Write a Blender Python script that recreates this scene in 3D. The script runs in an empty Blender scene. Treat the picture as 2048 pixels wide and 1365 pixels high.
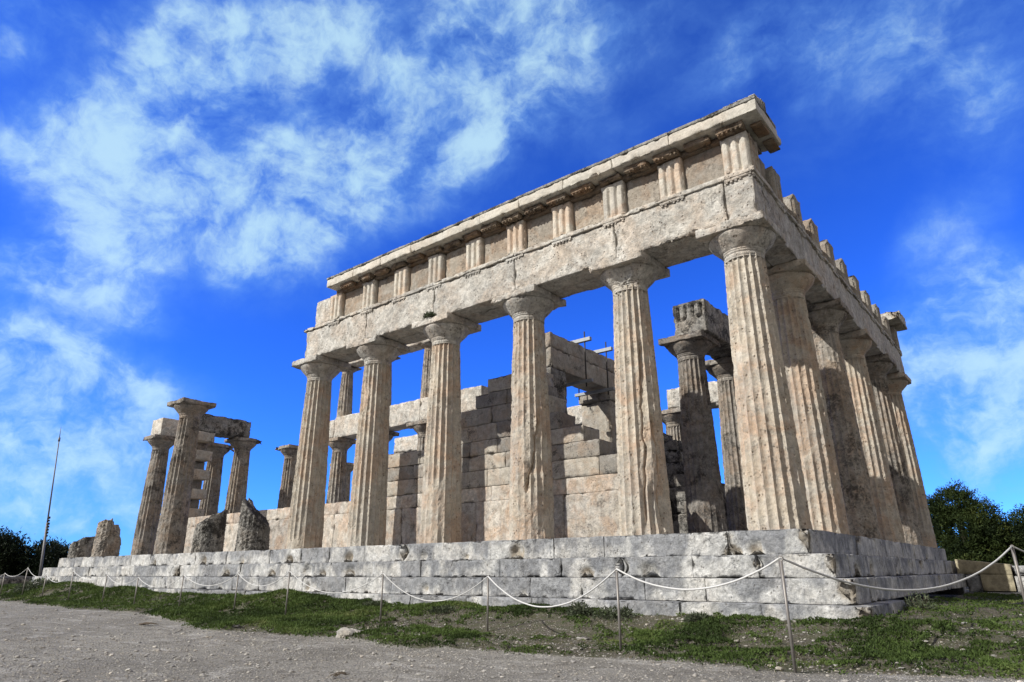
import bpy, math
import numpy as np
from mathutils import Matrix, Vector, Euler

R = math.radians
scene = bpy.context.scene
COL = scene.collection

# ------------------------------------------------------------------ camera
cam_data = bpy.data.cameras.new("camera")
cam = bpy.data.objects.new("camera", cam_data)
COL.objects.link(cam)
cam.location = (2.9288, -10.4919, -0.583)
cam.rotation_euler = (1.90467, 0.004057, 0.676844)
cam_data.sensor_width = 36
cam_data.lens = 23.353
cam_data.clip_start = 0.05
cam_data.clip_end = 20000
scene.camera = cam

# ------------------------------------------------------------------ colour management
vs = scene.view_settings
vs.view_transform = 'Standard'
vs.look = 'None'
vs.gamma = 1
vs.use_curve_mapping = False
vs.exposure = 0.18

# ------------------------------------------------------------------ sun
SUN_ELEV = 36.0
SUN_SIDE = 30.0            # degrees from -Y towards -X
to_sun = Vector((-math.sin(R(SUN_SIDE)) * math.cos(R(SUN_ELEV)),
                 -math.cos(R(SUN_SIDE)) * math.cos(R(SUN_ELEV)),
                 math.sin(R(SUN_ELEV))))
sd = bpy.data.lights.new("sun", 'SUN')
sd.energy = 5.0
sd.angle = R(0.5)
sd.color = (1.0, 0.965, 0.89)
sun = bpy.data.objects.new("sun", sd)
COL.objects.link(sun)
sun.rotation_euler = to_sun.to_track_quat('Z', 'Y').to_euler()
sun.location = (-10, -20, 20)

# ------------------------------------------------------------------ sky with clouds (world directions)
# direction (x,y,z), orientation, half extents, density
CLOUDS = [
  (-0.764, 0.258, 0.592, -0.355, -0.887, 0.12, 0.149, 0.086, 1.0),
  (-0.775, 0.294, 0.559, -0.099, -0.974, -0.243, 0.103, 0.056, 0.8),
  (-0.826, 0.251, 0.505, -0.793, -0.768, 0.674, 0.129, 0.076, 0.9),
  (-0.834, 0.183, 0.521, -0.873, -0.625, 0.897, 0.068, 0.04, 0.75),
  (-0.848, 0.276, 0.453, -0.484, -1.034, 0.234, 0.12, 0.076, 0.9),
  (-0.866, 0.184, 0.465, -1.081, 0.156, 1.444, 0.066, 0.041, 0.8),
  (-0.888, 0.251, 0.384, -1.054, -0.678, 0.953, 0.113, 0.067, 1.1),
  (-0.907, 0.236, 0.35, -1.213, 0.063, 1.339, 0.09, 0.046, 0.9),
  (-0.881, 0.313, 0.356, -1.078, -0.72, 0.889, 0.083, 0.047, 0.6),
  (-0.742, 0.452, 0.495, -0.989, -0.449, 0.746, 0.163, 0.109, 1.25),
  (-0.769, 0.389, 0.507, -0.898, -0.621, 0.667, 0.092, 0.071, 0.8),
  (-0.783, 0.455, 0.423, -1.134, 0.024, 1.055, 0.124, 0.079, 0.5),
  (-0.713, 0.507, 0.485, -0.784, -0.816, 0.321, 0.108, 0.086, 0.6),
  (-0.788, 0.489, 0.374, -1.184, -0.118, 0.967, 0.119, 0.062, 0.3),
  (-0.661, 0.345, 0.666, -0.791, -0.325, 0.783, 0.174, 0.065, 0.85),
  (-0.711, 0.324, 0.624, -0.725, -0.585, 0.585, 0.137, 0.078, 0.6),
  (-0.668, 0.401, 0.627, -0.629, -0.682, 0.316, 0.135, 0.091, 0.45),
  (-0.594, 0.466, 0.656, -0.311, -0.81, -0.248, 0.049, 0.065, 0.35),
  (-0.629, 0.491, 0.602, -0.902, -0.241, 0.72, 0.07, 0.037, 0.4),
  (-0.585, 0.567, 0.579, -0.841, -0.518, 0.383, 0.17, 0.086, 0.9),
  (-0.481, 0.587, 0.651, -0.551, -0.701, -0.124, 0.2, 0.103, 0.95),
  (-0.48, 0.532, 0.697, -0.49, -0.659, -0.122, 0.128, 0.082, 0.8),
  (-0.397, 0.614, 0.682, -0.804, -0.182, 0.4, 0.151, 0.088, 0.75),
  (-0.425, 0.677, 0.601, -0.291, -0.892, -0.643, 0.059, 0.125, 0.4),
  (-0.306, 0.66, 0.687, -0.808, -0.116, 0.323, 0.136, 0.047, 0.4),
  (-0.804, 0.116, 0.584, -0.748, -0.649, 0.85, 0.078, 0.054, 0.75),
  (-0.824, 0.128, 0.552, -0.971, -0.215, 1.271, 0.051, 0.028, 0.4),
  (-0.773, 0.178, 0.608, -0.867, -0.348, 1.063, 0.039, 0.034, 0.2),
  (-0.939, 0.267, 0.215, -1.354, -0.02, 1.289, 0.18, 0.065, 1.0),
  (-0.953, 0.241, 0.181, -1.388, -0.128, 1.299, 0.121, 0.083, 0.7),
  (-0.925, 0.313, 0.215, -1.353, 0.069, 1.259, 0.103, 0.047, 0.7),
  (-0.938, 0.232, 0.258, -1.303, 0.224, 1.389, 0.108, 0.037, 0.7),
  (-0.904, 0.301, 0.302, -1.207, -0.557, 1.05, 0.092, 0.039, 0.45),
  (-0.885, 0.347, 0.311, -1.247, 0.211, 1.266, 0.044, 0.025, 0.5),
  (-0.958, 0.268, 0.106, -1.464, -0.071, 1.29, 0.172, 0.059, 0.75),
  (-0.943, 0.324, 0.068, -1.503, -0.038, 1.236, 0.196, 0.045, 0.55),
  (-0.885, 0.455, 0.099, -1.472, -0.039, 1.091, 0.138, 0.057, 0.2),
  (-0.757, 0.324, 0.568, -0.863, -0.508, 0.772, 0.348, 0.239, 0.55),
  (-0.521, 0.57, 0.635, -0.712, -0.576, 0.177, 0.31, 0.203, 0.55),
  (-0.093, 0.801, 0.591, -0.931, 0.141, 0.219, 0.319, 0.198, 0.5),
  (-0.94, 0.292, 0.175, -1.394, -0.111, 1.25, 0.234, 0.186, 0.42),
  (-0.046, 0.971, 0.233, -1.332, 0.168, 0.088, 0.164, 0.2, 0.45),
  (-0.604, 0.412, 0.682, -0.81, -0.147, 0.833, 0.341, 0.083, 0.35),
  (-0.035, 0.965, 0.261, -1.305, -0.115, 0.004, 0.147, 0.114, 1.28),
  (-0.06, 0.984, 0.168, -1.401, 0.121, 0.081, 0.151, 0.145, 1.22),
  (0.007, 0.956, 0.294, -1.267, -0.184, -0.065, 0.079, 0.059, 0.81),
  (-0.021, 0.921, 0.39, -1.087, -0.575, -0.256, 0.108, 0.051, 0.68),
  (-0.072, 0.912, 0.404, -1.039, -0.651, -0.265, 0.065, 0.034, 0.54),
  (0.009, 0.938, 0.346, -1.16, -0.52, -0.224, 0.045, 0.036, 0.54),
  (-0.131, 0.75, 0.648, -0.864, 0.061, 0.224, 0.183, 0.068, 0.54),
  (-0.204, 0.739, 0.642, -0.855, -0.203, 0.096, 0.081, 0.057, 0.47),
  (-0.009, 0.802, 0.597, -0.915, 0.201, 0.163, 0.162, 0.093, 0.68),
  (0.033, 0.859, 0.511, -0.839, -0.701, -0.565, 0.094, 0.11, 0.68),
  (-0.277, 0.738, 0.616, -0.903, -0.114, 0.269, 0.096, 0.05, 0.27),
  (-0.128, 0.796, 0.591, -0.888, -0.356, -0.118, 0.055, 0.032, 0.34),
  (-0.835, 0.314, 0.451, -0.476, -1.038, 0.178, 0.098, 0.302, 0.5),
  (-0.666, 0.489, 0.564, -0.806, -0.618, 0.429, 0.371, 0.075, 0.7),
  (-0.561, 0.54, 0.628, -0.729, -0.57, 0.26, 0.33, 0.075, 0.55),
  (-0.932, 0.263, 0.251, -1.316, 0.076, 1.315, 0.17, 0.046, 0.7),
  (-0.942, 0.304, 0.145, -1.423, -0.171, 1.233, 0.195, 0.047, 0.6),
  (-0.927, 0.219, 0.303, -1.257, 0.19, 1.399, 0.075, 0.045, 0.5),
  (-0.931, 0.362, 0.057, -1.513, -0.028, 1.198, 0.225, 0.034, 0.5),
  (-0.737, 0.252, 0.627, -0.33, -0.846, 0.099, 0.108, 0.058, 0.4),
  (-0.056, 0.95, 0.308, -1.234, -0.372, -0.069, 0.136, 0.053, 0.5),
]

class NT:
    """small node-tree helper"""
    def __init__(s, tree):
        s.t = tree
        s.n = tree.nodes
        s.l = tree.links
    def new(s, typ, **kw):
        nd = s.n.new(typ)
        for k, v in kw.items():
            setattr(nd, k, v)
        return nd
    def put(s, sock, v):
        if isinstance(v, bpy.types.NodeSocket):
            s.l.new(v, sock)
        elif v is not None:
            if sock.type == 'RGBA' and len(v) == 3:
                v = (*v, 1)
            sock.default_value = v
    def math(s, op, a, b=None, c=None, clamp=False):
        nd = s.new('ShaderNodeMath', operation=op, use_clamp=clamp)
        s.put(nd.inputs[0], a)
        if b is not None: s.put(nd.inputs[1], b)
        if c is not None: s.put(nd.inputs[2], c)
        return nd.outputs[0]
    def mix(s, f, a, b, blend='MIX'):
        nd = s.new('ShaderNodeMix', data_type='RGBA', blend_type=blend, clamp_factor=True)
        s.put(nd.inputs[0], f); s.put(nd.inputs[6], a); s.put(nd.inputs[7], b)
        return nd.outputs[2]
    def step(s, v, lo, hi):
        nd = s.new('ShaderNodeMapRange', interpolation_type='SMOOTHSTEP')
        s.put(nd.inputs[0], v); s.put(nd.inputs[1], lo); s.put(nd.inputs[2], hi)
        return nd.outputs[0]
    def noise(s, vec, scale, detail=4, rough=.55, dist=0.0):
        nd = s.new('ShaderNodeTexNoise')
        s.put(nd.inputs['Vector'], vec)
        nd.inputs['Scale'].default_value = scale
        nd.inputs['Detail'].default_value = detail
        nd.inputs['Roughness'].default_value = rough
        nd.inputs['Distortion'].default_value = dist
        return nd.outputs['Fac']
    def mapping(s, vec, loc=(0, 0, 0), rot=(0, 0, 0), scale=(1, 1, 1), typ='POINT'):
        nd = s.new('ShaderNodeMapping', vector_type=typ)
        s.put(nd.inputs[0], vec)
        nd.inputs[1].default_value = loc
        nd.inputs[2].default_value = rot
        nd.inputs[3].default_value = scale
        return nd.outputs[0]

world = bpy.data.worlds.new("World")
scene.world = world
world.use_nodes = True
w = NT(world.node_tree)
w.n.clear()
wout = w.new('ShaderNodeOutputWorld')
sky = w.new('ShaderNodeTexSky', sky_type='NISHITA')
sky.sun_disc = False
sky.sun_elevation = R(SUN_ELEV)
sky.sun_rotation = math.atan2(to_sun.x, to_sun.y)
sky.altitude = 200
sky.air_density = 1.0
sky.dust_density = 0.2
sky.ozone_density = 3.0
geo = w.new('ShaderNodeTexCoord')
dirv = geo.outputs['Generated']
warp = w.new('ShaderNodeTexNoise')
w.put(warp.inputs['Vector'], dirv)
warp.inputs['Scale'].default_value = 5.0
warp.inputs['Detail'].default_value = 5
warp.inputs['Roughness'].default_value = .6
wv = w.new('ShaderNodeVectorMath', operation='SUBTRACT')
w.put(wv.inputs[0], warp.outputs['Color'])
wv.inputs[1].default_value = (.5, .5, .5)
wm = w.new('ShaderNodeVectorMath', operation='SCALE')
w.put(wm.inputs[0], wv.outputs[0])
wm.inputs['Scale'].default_value = .10
wa = w.new('ShaderNodeVectorMath', operation='ADD')
w.put(wa.inputs[0], dirv)
w.put(wa.inputs[1], wm.outputs[0])
warped = wa.outputs[0]
dens = None
for (cx, cy, cz, ex, ey, ez, ca, cb, st) in CLOUDS:
    mp = w.mapping(warped, (cx, cy, cz), (ex, ey, ez), (ca * 1.3, cb * 1.3, .6), 'TEXTURE')
    gr = w.new('ShaderNodeTexGradient', gradient_type='SPHERICAL')
    w.put(gr.inputs[0], mp)
    sm = w.step(gr.outputs['Fac'], 0.0, 1.0)
    dens = w.math('MULTIPLY_ADD', sm, st, dens if dens is not None else 0.0)
# direction mask for the fill added to the unseen sky
dp = w.new('ShaderNodeVectorMath', operation='DOT_PRODUCT')
w.put(dp.inputs[0], dirv)
dp.inputs[1].default_value = (.95, -.31, .0)
# streak-like fine structure, drawn out along one wind direction
stv = w.mapping(warped, (0, 0, 0), (0, R(-25), R(20)), (1.0, 1.6, 2.2))
fine = w.noise(stv, 6.0, 10, .6, .1)
fine2 = w.noise(warped, 14.0, 7, .65)
tex = w.math('MULTIPLY_ADD', fine2, .42, w.math('MULTIPLY', fine, .78))
dcl = w.math('MINIMUM', dens, 1.6)
shape = w.math('MULTIPLY', dcl, w.math('MULTIPLY_ADD', w.math('SUBTRACT', tex, .6), 2.3, .70))
alpha = w.math('MULTIPLY', w.step(shape, -.05, 1.7), .86)
# warm white fill added over the unseen sky, to make the ambient light less blue
dp2 = w.new('ShaderNodeVectorMath', operation='DOT_PRODUCT')
w.put(dp2.inputs[0], dirv)
dp2.inputs[1].default_value = (0, -1, 0)
fill_mask = w.math('MULTIPLY', w.math('MAXIMUM', w.step(dp.outputs['Value'], -.15, .25), w.step(dp2.outputs['Value'], .08, .35)), w.math('MULTIPLY_ADD', w.step(w.noise(dirv, 2.2, 4), .36, .6), .25, .78))
# deep polarised blue: contrast, then colour
sk = w.mix(1.0, sky.outputs[0], (.15, .15, .15), 'MULTIPLY')
gm_ = w.new('ShaderNodeGamma')
w.put(gm_.inputs[0], sk)
gm_.inputs[1].default_value = 1.3
sky_tint = w.mix(1.0, gm_.outputs[0], (2.1, 6.1, 16.8), 'MULTIPLY')
bg1 = w.new('ShaderNodeBackground')
w.put(bg1.inputs[0], sky_tint)
bg1.inputs[1].default_value = .1
bg2 = w.new('ShaderNodeBackground')
ccol = w.mix(w.step(w.math('MULTIPLY_ADD', fine2, .5, w.math('MULTIPLY', alpha, .8)), .42, 1.0), (.20, .47, 1.0), (.56, .84, 1.0))
w.put(bg2.inputs[0], ccol)
bg2.inputs[1].default_value = .88
bg3 = w.new('ShaderNodeBackground')
bg3.inputs[0].default_value = (1.0, .93, .83, 1)
bg3.inputs[1].default_value = .52
mx = w.new('ShaderNodeMixShader')
w.put(mx.inputs[0], alpha)
w.l.new(bg1.outputs[0], mx.inputs[1])
w.l.new(bg2.outputs[0], mx.inputs[2])
mx2 = w.new('ShaderNodeMixShader')
w.put(mx2.inputs[0], fill_mask)
w.l.new(mx.outputs[0], mx2.inputs[1])
w.l.new(bg3.outputs[0], mx2.inputs[2])
w.l.new(mx2.outputs[0], wout.inputs[0])

# ------------------------------------------------------------------ numpy noise
def _hash(ix, iy, iz, seed):
    h = (ix.astype(np.uint32) * np.uint32(374761393) + iy.astype(np.uint32) * np.uint32(668265263)
         + iz.astype(np.uint32) * np.uint32(2147483647) + np.uint32((seed * 974711 + 12345) & 0xffffffff))
    h = (h ^ (h >> np.uint32(13))) * np.uint32(1274126177)
    h = (h ^ (h >> np.uint32(16))) * np.uint32(2246822519)
    h = h ^ (h >> np.uint32(15))
    return (h & np.uint32(0xffffff)).astype(np.float64) / float(0xffffff)

def vnoise(P, seed=0):
    F = np.floor(P)
    f = P - F
    I = F.astype(np.int64)
    u = f * f * f * (f * (f * 6 - 15) + 10)
    out = np.zeros(len(P))
    for dx in (0, 1):
        wx = u[:, 0] if dx else 1 - u[:, 0]
        for dy in (0, 1):
            wy = u[:, 1] if dy else 1 - u[:, 1]
            for dz in (0, 1):
                wz = u[:, 2] if dz else 1 - u[:, 2]
                out += wx * wy * wz * _hash(I[:, 0] + dx, I[:, 1] + dy, I[:, 2] + dz, seed)
    return out

def fbm(P, freq, octv=4, seed=0, gain=.5):
    a, s, n = 1.0, 0.0, np.zeros(len(P))
    Q = np.asarray(P, float) * freq
    for o in range(octv):
        n += a * vnoise(Q + 17.3 * o, seed + o * 31)
        s += a
        a *= gain
        Q = Q * 2.03
    return n / s

def sstep(x, lo, hi):
    t = np.clip((x - lo) / (hi - lo), 0, 1)
    return t * t * (3 - 2 * t)

RNG = np.random.default_rng(7)

# ------------------------------------------------------------------ mesh building
class MB:
    """collects vertices / quads / triangles of ONE mesh"""
    def __init__(s):
        s.V, s.Q, s.T, s.A, s.n = [], [], [], [], 0
    def add(s, V, Q=None, T=None, tone=0.5):
        V = np.asarray(V, float)
        s.V.append(V)
        if Q is not None and len(Q): s.Q.append(np.asarray(Q, np.int64) + s.n)
        if T is not None and len(T): s.T.append(np.asarray(T, np.int64) + s.n)
        s.A.append(np.full(len(V), tone) if np.isscalar(tone) else np.asarray(tone, float))
        s.n += len(V)
        return s
    def build(s, name, mat, parent=None, origin=None, smooth=True):
        me = bpy.data.meshes.new(name)
        V = np.concatenate(s.V)
        if origin is None and parent is not None:
            origin = parent['_o']
        if origin is not None:
            V = V - np.array(origin)
        Q = np.concatenate(s.Q) if s.Q else np.zeros((0, 4), np.int64)
        T = np.concatenate(s.T) if s.T else np.zeros((0, 3), np.int64)
        me.vertices.add(len(V))
        me.vertices.foreach_set('co', V.astype(np.float32).ravel())
        nl = len(Q) * 4 + len(T) * 3
        me.loops.add(nl)
        me.loops.foreach_set('vertex_index', np.concatenate([Q.ravel(), T.ravel()]).astype(np.int32))
        me.polygons.add(len(Q) + len(T))
        st = np.concatenate([np.arange(len(Q)) * 4, len(Q) * 4 + np.arange(len(T)) * 3]).astype(np.int32)
        me.polygons.foreach_set('loop_start', st)
        me.polygons.foreach_set('use_smooth', np.full(len(Q) + len(T), smooth))
        at = me.attributes.new('tone', 'FLOAT', 'POINT')
        at.data.foreach_set('value', np.concatenate(s.A).astype(np.float32))
        me.update(calc_edges=True)
        me.validate()
        me.materials.append(mat)
        o = bpy.data.objects.new(name, me)
        COL.objects.link(o)
        if parent is not None:
            o.parent = parent
            if parent.type == 'MESH' or True:
                o['_o'] = tuple(origin) if origin is not None else (0, 0, 0)
        elif origin is not None:
            o.location = origin
        if '_o' not in o:
            o['_o'] = tuple(origin) if origin is not None else (0.0, 0.0, 0.0)
        return o

def tag(o, label=None, cat=None, group=None, kind=None):
    if label: o['label'] = label
    if cat: o['category'] = cat
    if group: o['group'] = group
    if kind: o['kind'] = kind
    return o

def thing(name, label, cat, loc=(0, 0, 0), group=None):
    o = bpy.data.objects.new(name, None)
    COL.objects.link(o)
    o.location = loc
    o.empty_display_size = .2
    o['_o'] = tuple(float(k) for k in loc)
    return tag(o, label, cat, group, 'thing')

def rbox(lo, hi, res=.09, r=.012, amp=.006, fr=5.0, seed=0, chip=.03, bites=(), wear=.0, post=None):
    """a worn stone block: shell lattice with rounded, chipped edges and a rough face"""
    lo = np.array(lo, float); hi = np.array(hi, float)
    res = np.broadcast_to(np.array(res, float), (3,))
    ax, rr = [], min(r, (hi - lo).min() * .3)
    for k in range(3):
        n = max(1, int(math.ceil((hi[k] - lo[k] - 2 * rr) / res[k])))
        ax.append(np.concatenate([[lo[k]], np.linspace(lo[k] + rr, hi[k] - rr, n + 1), [hi[k]]]))
    nx, ny, nz = map(len, ax)
    mask = np.zeros((nx, ny, nz), bool)
    mask[0] = mask[-1] = True; mask[:, 0] = mask[:, -1] = True; mask[:, :, 0] = mask[:, :, -1] = True
    ids = np.full((nx, ny, nz), -1, np.int64)
    ids[mask] = np.arange(mask.sum())
    G = np.stack(np.meshgrid(*ax, indexing='ij'), -1)
    P = G[mask]
    Q = []
    def face(a, flip):
        q = np.stack([a[:-1, :-1], a[1:, :-1], a[1:, 1:], a[:-1, 1:]], -1).reshape(-1, 4)
        Q.append(q[:, ::-1] if flip else q)
    face(ids[0], True); face(ids[-1], False)
    face(ids[:, 0], False); face(ids[:, -1], True)
    face(ids[:, :, 0], True); face(ids[:, :, -1], False)
    c = np.clip(P, lo + rr, hi - rr)
    d = P - c
    L = np.linalg.norm(d, axis=1, keepdims=True)
    n = d / np.maximum(L, 1e-9)
    edge = np.clip(L[:, 0] / rr - 1, 0, .73) / .73
    V = c + n * rr
    if amp > 0:
        nn = fbm(P, fr, 4, seed) - .5
        off = 2 * amp * nn
        if chip > 0:
            # distance to nearest edges: second smallest distance to faces
            dist = np.sort(np.minimum(P - lo, hi - P), axis=1)[:, 1]
            ch = np.maximum(0, fbm(P, 4.2, 4, seed + 5, .65) - .52) * 5
            off = off - chip * ch * np.exp(-dist / .035)
        if wear > 0:
            off = off - wear * sstep(fbm(P, 1.7, 4, seed + 9), .5, .62)
        V = V + n * off[:, None]
    if post is not None:
        V = post(V, P)
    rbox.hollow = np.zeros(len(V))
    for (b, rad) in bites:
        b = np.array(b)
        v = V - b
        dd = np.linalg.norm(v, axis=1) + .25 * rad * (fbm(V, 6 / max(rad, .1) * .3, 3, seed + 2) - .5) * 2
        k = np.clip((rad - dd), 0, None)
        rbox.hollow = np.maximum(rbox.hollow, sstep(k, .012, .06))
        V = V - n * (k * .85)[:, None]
    return V, np.concatenate(Q)

def add_box(mb, lo, hi, tone=None, **kw):
    if tone is None:
        tone = float(RNG.uniform(.2, .8))
    patina = kw.pop('patina', 0)
    V, Q = rbox(lo, hi, **kw)
    tv = np.full(len(V), float(tone))
    if patina:
        v = np.clip((V[:, 2] - lo[2]) / (hi[2] - lo[2]), 0, 1)
        n = fbm(V * np.array([1, 1, .8]), 1.5, 4, 777, .6) + .3 * (fbm(V * np.array([1, 1, .12]), 7, 3, 778) - .5) + .20 * (v - .5)
        tv = 1.0 + .12 * (tv - .5) - patina * sstep(n, .46, .60)
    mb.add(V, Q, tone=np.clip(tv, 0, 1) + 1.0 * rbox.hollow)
    return mb

_seed = [100]
def sd_():
    _seed[0] += 7
    return _seed[0]

def tube(mb, pts, rad, sides=8, tone=.5, cap=True):
    pts = np.asarray(pts, float)
    n = len(pts)
    rad = np.broadcast_to(np.asarray(rad, float), (n,))
    t = np.gradient(pts, axis=0)
    t /= np.linalg.norm(t, axis=1, keepdims=True)
    ref = np.array([0, 0, 1.0]) if abs(t[:, 2]).mean() < .8 else np.array([1.0, 0, 0])
    a = np.cross(t, ref); a /= np.linalg.norm(a, axis=1, keepdims=True)
    b = np.cross(t, a)
    th = np.arange(sides) * 2 * np.pi / sides
    V = pts[:, None] + rad[:, None, None] * (np.cos(th)[None, :, None] * a[:, None] + np.sin(th)[None, :, None] * b[:, None])
    i = np.arange(n - 1)[:, None] * sides; j = np.arange(sides)[None]; k = (j + 1) % sides
    Q = np.stack([i + j, i + k, i + sides + k, i + sides + j], -1).reshape(-1, 4)
    V = V.reshape(-1, 3)
    T = []
    if cap:
        V = np.concatenate([V, pts[:1], pts[-1:]])
        for q in range(sides):
            T.append((n * sides, (q + 1) % sides, q)); T.append((n * sides + 1, (n - 1) * sides + q, (n - 1) * sides + (q + 1) % sides))
    mb.add(V, Q, T, tone)
    return mb

# ------------------------------------------------------------------ materials
def new_mat(name):
    m = bpy.data.materials.new(name)
    m.use_nodes = True
    t = NT(m.node_tree)
    b = t.n['Principled BSDF']
    b.inputs['Roughness'].default_value = .9
    b.inputs['Specular IOR Level'].default_value = .15
    return m, t, b

def stone(name, base, pale, warm, grey, dark, warm_w=.4, grey_w=.4, dark_w=.3, pit=.5, bump=.5, streak=.3, top_dark=.3, seed=0.0, scale=1.0, dark_cov=.60, patchy=False, mot=1.0):
    m, t, b = new_mat(name)
    g = t.new('ShaderNodeNewGeometry')
    pos = t.mapping(g.outputs['Position'], (seed * 13.1, seed * 7.7, seed * 3.3), (0, 0, 0), (scale,) * 3)
    nz = t.new('ShaderNodeSeparateXYZ'); t.put(nz.inputs[0], g.outputs['Normal'])
    at = t.new('ShaderNodeAttribute', attribute_name='tone')
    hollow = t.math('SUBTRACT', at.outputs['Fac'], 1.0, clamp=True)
    tone = t.math('MINIMUM', at.outputs['Fac'], 1.0)
    big = t.noise(pos, .9, 5, .6)
    mid = t.noise(pos, 3.1, 6, .65, .3)
    midb = t.noise(t.mapping(pos, (5.2, 1.3, 9.1)), 1.7, 6, .62, .6)
    midc = t.noise(t.mapping(pos, (15.2, 3.3, 2.1)), 2.4, 8, .68, .4)
    fine = t.noise(pos, 22, 6, .7)
    grain = t.noise(pos, 90, 3, .6)
    strk = t.noise(t.mapping(pos, (0, 0, 0), (0, 0, 0), (7, 7, .55)), 1.0, 5, .6, .2)
    c = t.mix(t.step(mid, .35, .65), base, pale)
    c = t.mix(t.math('MULTIPLY', t.step(midb, .44, .62), warm_w), c, warm)
    c = t.mix(t.math('MULTIPLY', t.step(t.math('ADD', t.math('MULTIPLY', big, .5), t.math('MULTIPLY', fine, .5)), .45, .6), grey_w), c, grey)
    if streak > 0:
        c = t.mix(t.math('MULTIPLY', t.step(strk, .5, .72), streak), c, grey)
    if patchy:
        pn = t.noise(t.mapping(pos, (3.3, 1.1, 6.6), (0, 0, 0), (1, 1, 1.6)), 1.5, 9, .66, .5)
        c = t.mix(t.math('MULTIPLY', t.step(pn, .47, .60), .8), c, grey)
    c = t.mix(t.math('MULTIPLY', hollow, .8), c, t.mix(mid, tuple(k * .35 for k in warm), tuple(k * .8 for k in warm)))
    # lichen crust: blackish patches, denser on ledges that hold water
    upf = t.math('MULTIPLY', t.step(nz.outputs['Z'], .35, .9), top_dark)
    lich = t.math('ADD', t.math('MULTIPLY_ADD', fine, .34, t.math('MULTIPLY', midc, .72)), t.math('MULTIPLY', upf, .25))
    lm = t.step(lich, dark_cov, dark_cov + .11)
    c = t.mix(t.math('MULTIPLY', lm, dark_w), c, dark)
    # block to block difference
    c = t.mix(1.0, c, t.mix(tone, (.62, .63, .655), (1.17, 1.155, 1.12)), 'MULTIPLY')
    c = t.mix(1.0, c, t.mix(t.step(grain, .25, .75), (.82, .82, .82), (1.14, 1.14, 1.14)), 'MULTIPLY')
    mott = t.noise(t.mapping(pos, (1.7, 4.1, 8.8)), 7.5, 8, .72, .3)
    c = t.mix(1.0, c, t.mix(t.step(mott, .36, .64), (1 - .28 * mot,) * 3, (1 + .2 * mot,) * 3), 'MULTIPLY')
    # pits
    vo = t.new('ShaderNodeTexVoronoi', feature='F1')
    t.put(vo.inputs['Vector'], t.mapping(pos, (0, 0, 0), (0, 0, 0), (1, 1, .75)))
    vo.inputs['Scale'].default_value = 17
    vo.inputs['Randomness'].default_value = 1
    pm = t.math('MULTIPLY', t.math('SUBTRACT', 1.0, t.step(vo.outputs['Distance'], .10, .34)), t.step(t.noise(pos, 5.5, 4, .6), .46, .62))
    pm = t.math('MULTIPLY', pm, pit)
    c = t.mix(t.math('MULTIPLY', pm, .85), c, tuple(k * .30 for k in warm))
    t.put(b.inputs['Base Color'], c)
    h = t.math('MULTIPLY_ADD', fine, .7, t.math('MULTIPLY_ADD', mott, .6, t.math('MULTIPLY', mid, .4)))
    h = t.math('MULTIPLY_ADD', grain, .12, h)
    h = t.math('MULTIPLY_ADD', pm, -.7, h)
    bp = t.new('ShaderNodeBump')
    bp.inputs['Strength'].default_value = bump
    bp.inputs['Distance'].default_value = .06
    t.put(bp.inputs['Height'], h)
    t.put(b.inputs['Normal'], bp.outputs[0])
    return m

M_COL = stone('column limestone', (.53, .46, .37), (.62, .57, .49), (.54, .365, .25), (.39, .38, .355), (.085, .078, .07), .62, .55, .42, .9, .75, .55, .2, 0.0, 1, .58, False, .6)
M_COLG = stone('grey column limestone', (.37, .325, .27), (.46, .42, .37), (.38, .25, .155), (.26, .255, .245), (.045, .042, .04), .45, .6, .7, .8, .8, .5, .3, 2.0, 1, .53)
M_ARCH = stone('architrave limestone', (.53, .50, .45), (.63, .61, .565), (.50, .36, .25), (.36, .355, .34), (.07, .066, .06), .35, .55, .55, .9, .85, .15, .3, 4.0, 1, .565)
M_FRI = stone('frieze slab limestone', (.37, .325, .27), (.45, .41, .355), (.36, .24, .155), (.27, .245, .21), (.05, .044, .038), .6, .5, .5, .7, .65, .35, .3, 5.0, 1, .57, False, .7)
M_TRI = stone('triglyph limestone', (.55, .51, .44), (.62, .585, .52), (.48, .29, .17), (.42, .40, .37), (.08, .07, .06), .5, .35, .3, .5, .5, .5, .3, 5.5, 1, .59, False, .6)
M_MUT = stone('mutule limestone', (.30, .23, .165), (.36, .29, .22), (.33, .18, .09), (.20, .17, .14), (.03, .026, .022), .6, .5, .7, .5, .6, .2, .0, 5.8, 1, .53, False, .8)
M_GEI = stone('cornice limestone', (.56, .53, .465), (.62, .59, .53), (.46, .33, .23), (.45, .44, .41), (.06, .058, .054), .2, .35, .5, .3, .4, .2, 1.3, 6.0, 1, .60, False, .55)
M_CROWN = stone('blackened crown limestone', (.34, .33, .305), (.46, .45, .42), (.30, .26, .21), (.20, .20, .19), (.025, .025, .024), .2, .6, .85, .4, .7, .2, 1.0, 6.3, 1, .50)
M_STEP = stone('step limestone', (.40, .405, .405), (.50, .505, .505), (.41, .35, .27), (.24, .25, .265), (.06, .06, .06), .18, .6, .65, .55, .7, .45, .2, 7.0, 1, .575)
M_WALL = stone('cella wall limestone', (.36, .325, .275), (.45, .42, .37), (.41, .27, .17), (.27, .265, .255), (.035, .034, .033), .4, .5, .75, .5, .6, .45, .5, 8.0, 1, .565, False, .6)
M_ORTH = stone('pale orthostate limestone', (.47, .42, .355), (.57, .53, .475), (.50, .33, .215), (.33, .325, .315), (.05, .048, .046), .55, .5, .6, .5, .6, .5, .4, 8.5, 1, .565)
M_DARK = stone('dark limestone', (.30, .285, .26), (.42, .405, .375), (.33, .245, .165), (.18, .18, .175), (.026, .025, .024), .3, .65, .85, .7, .8, .55, .5, 9.0, 1, .50)
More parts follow.
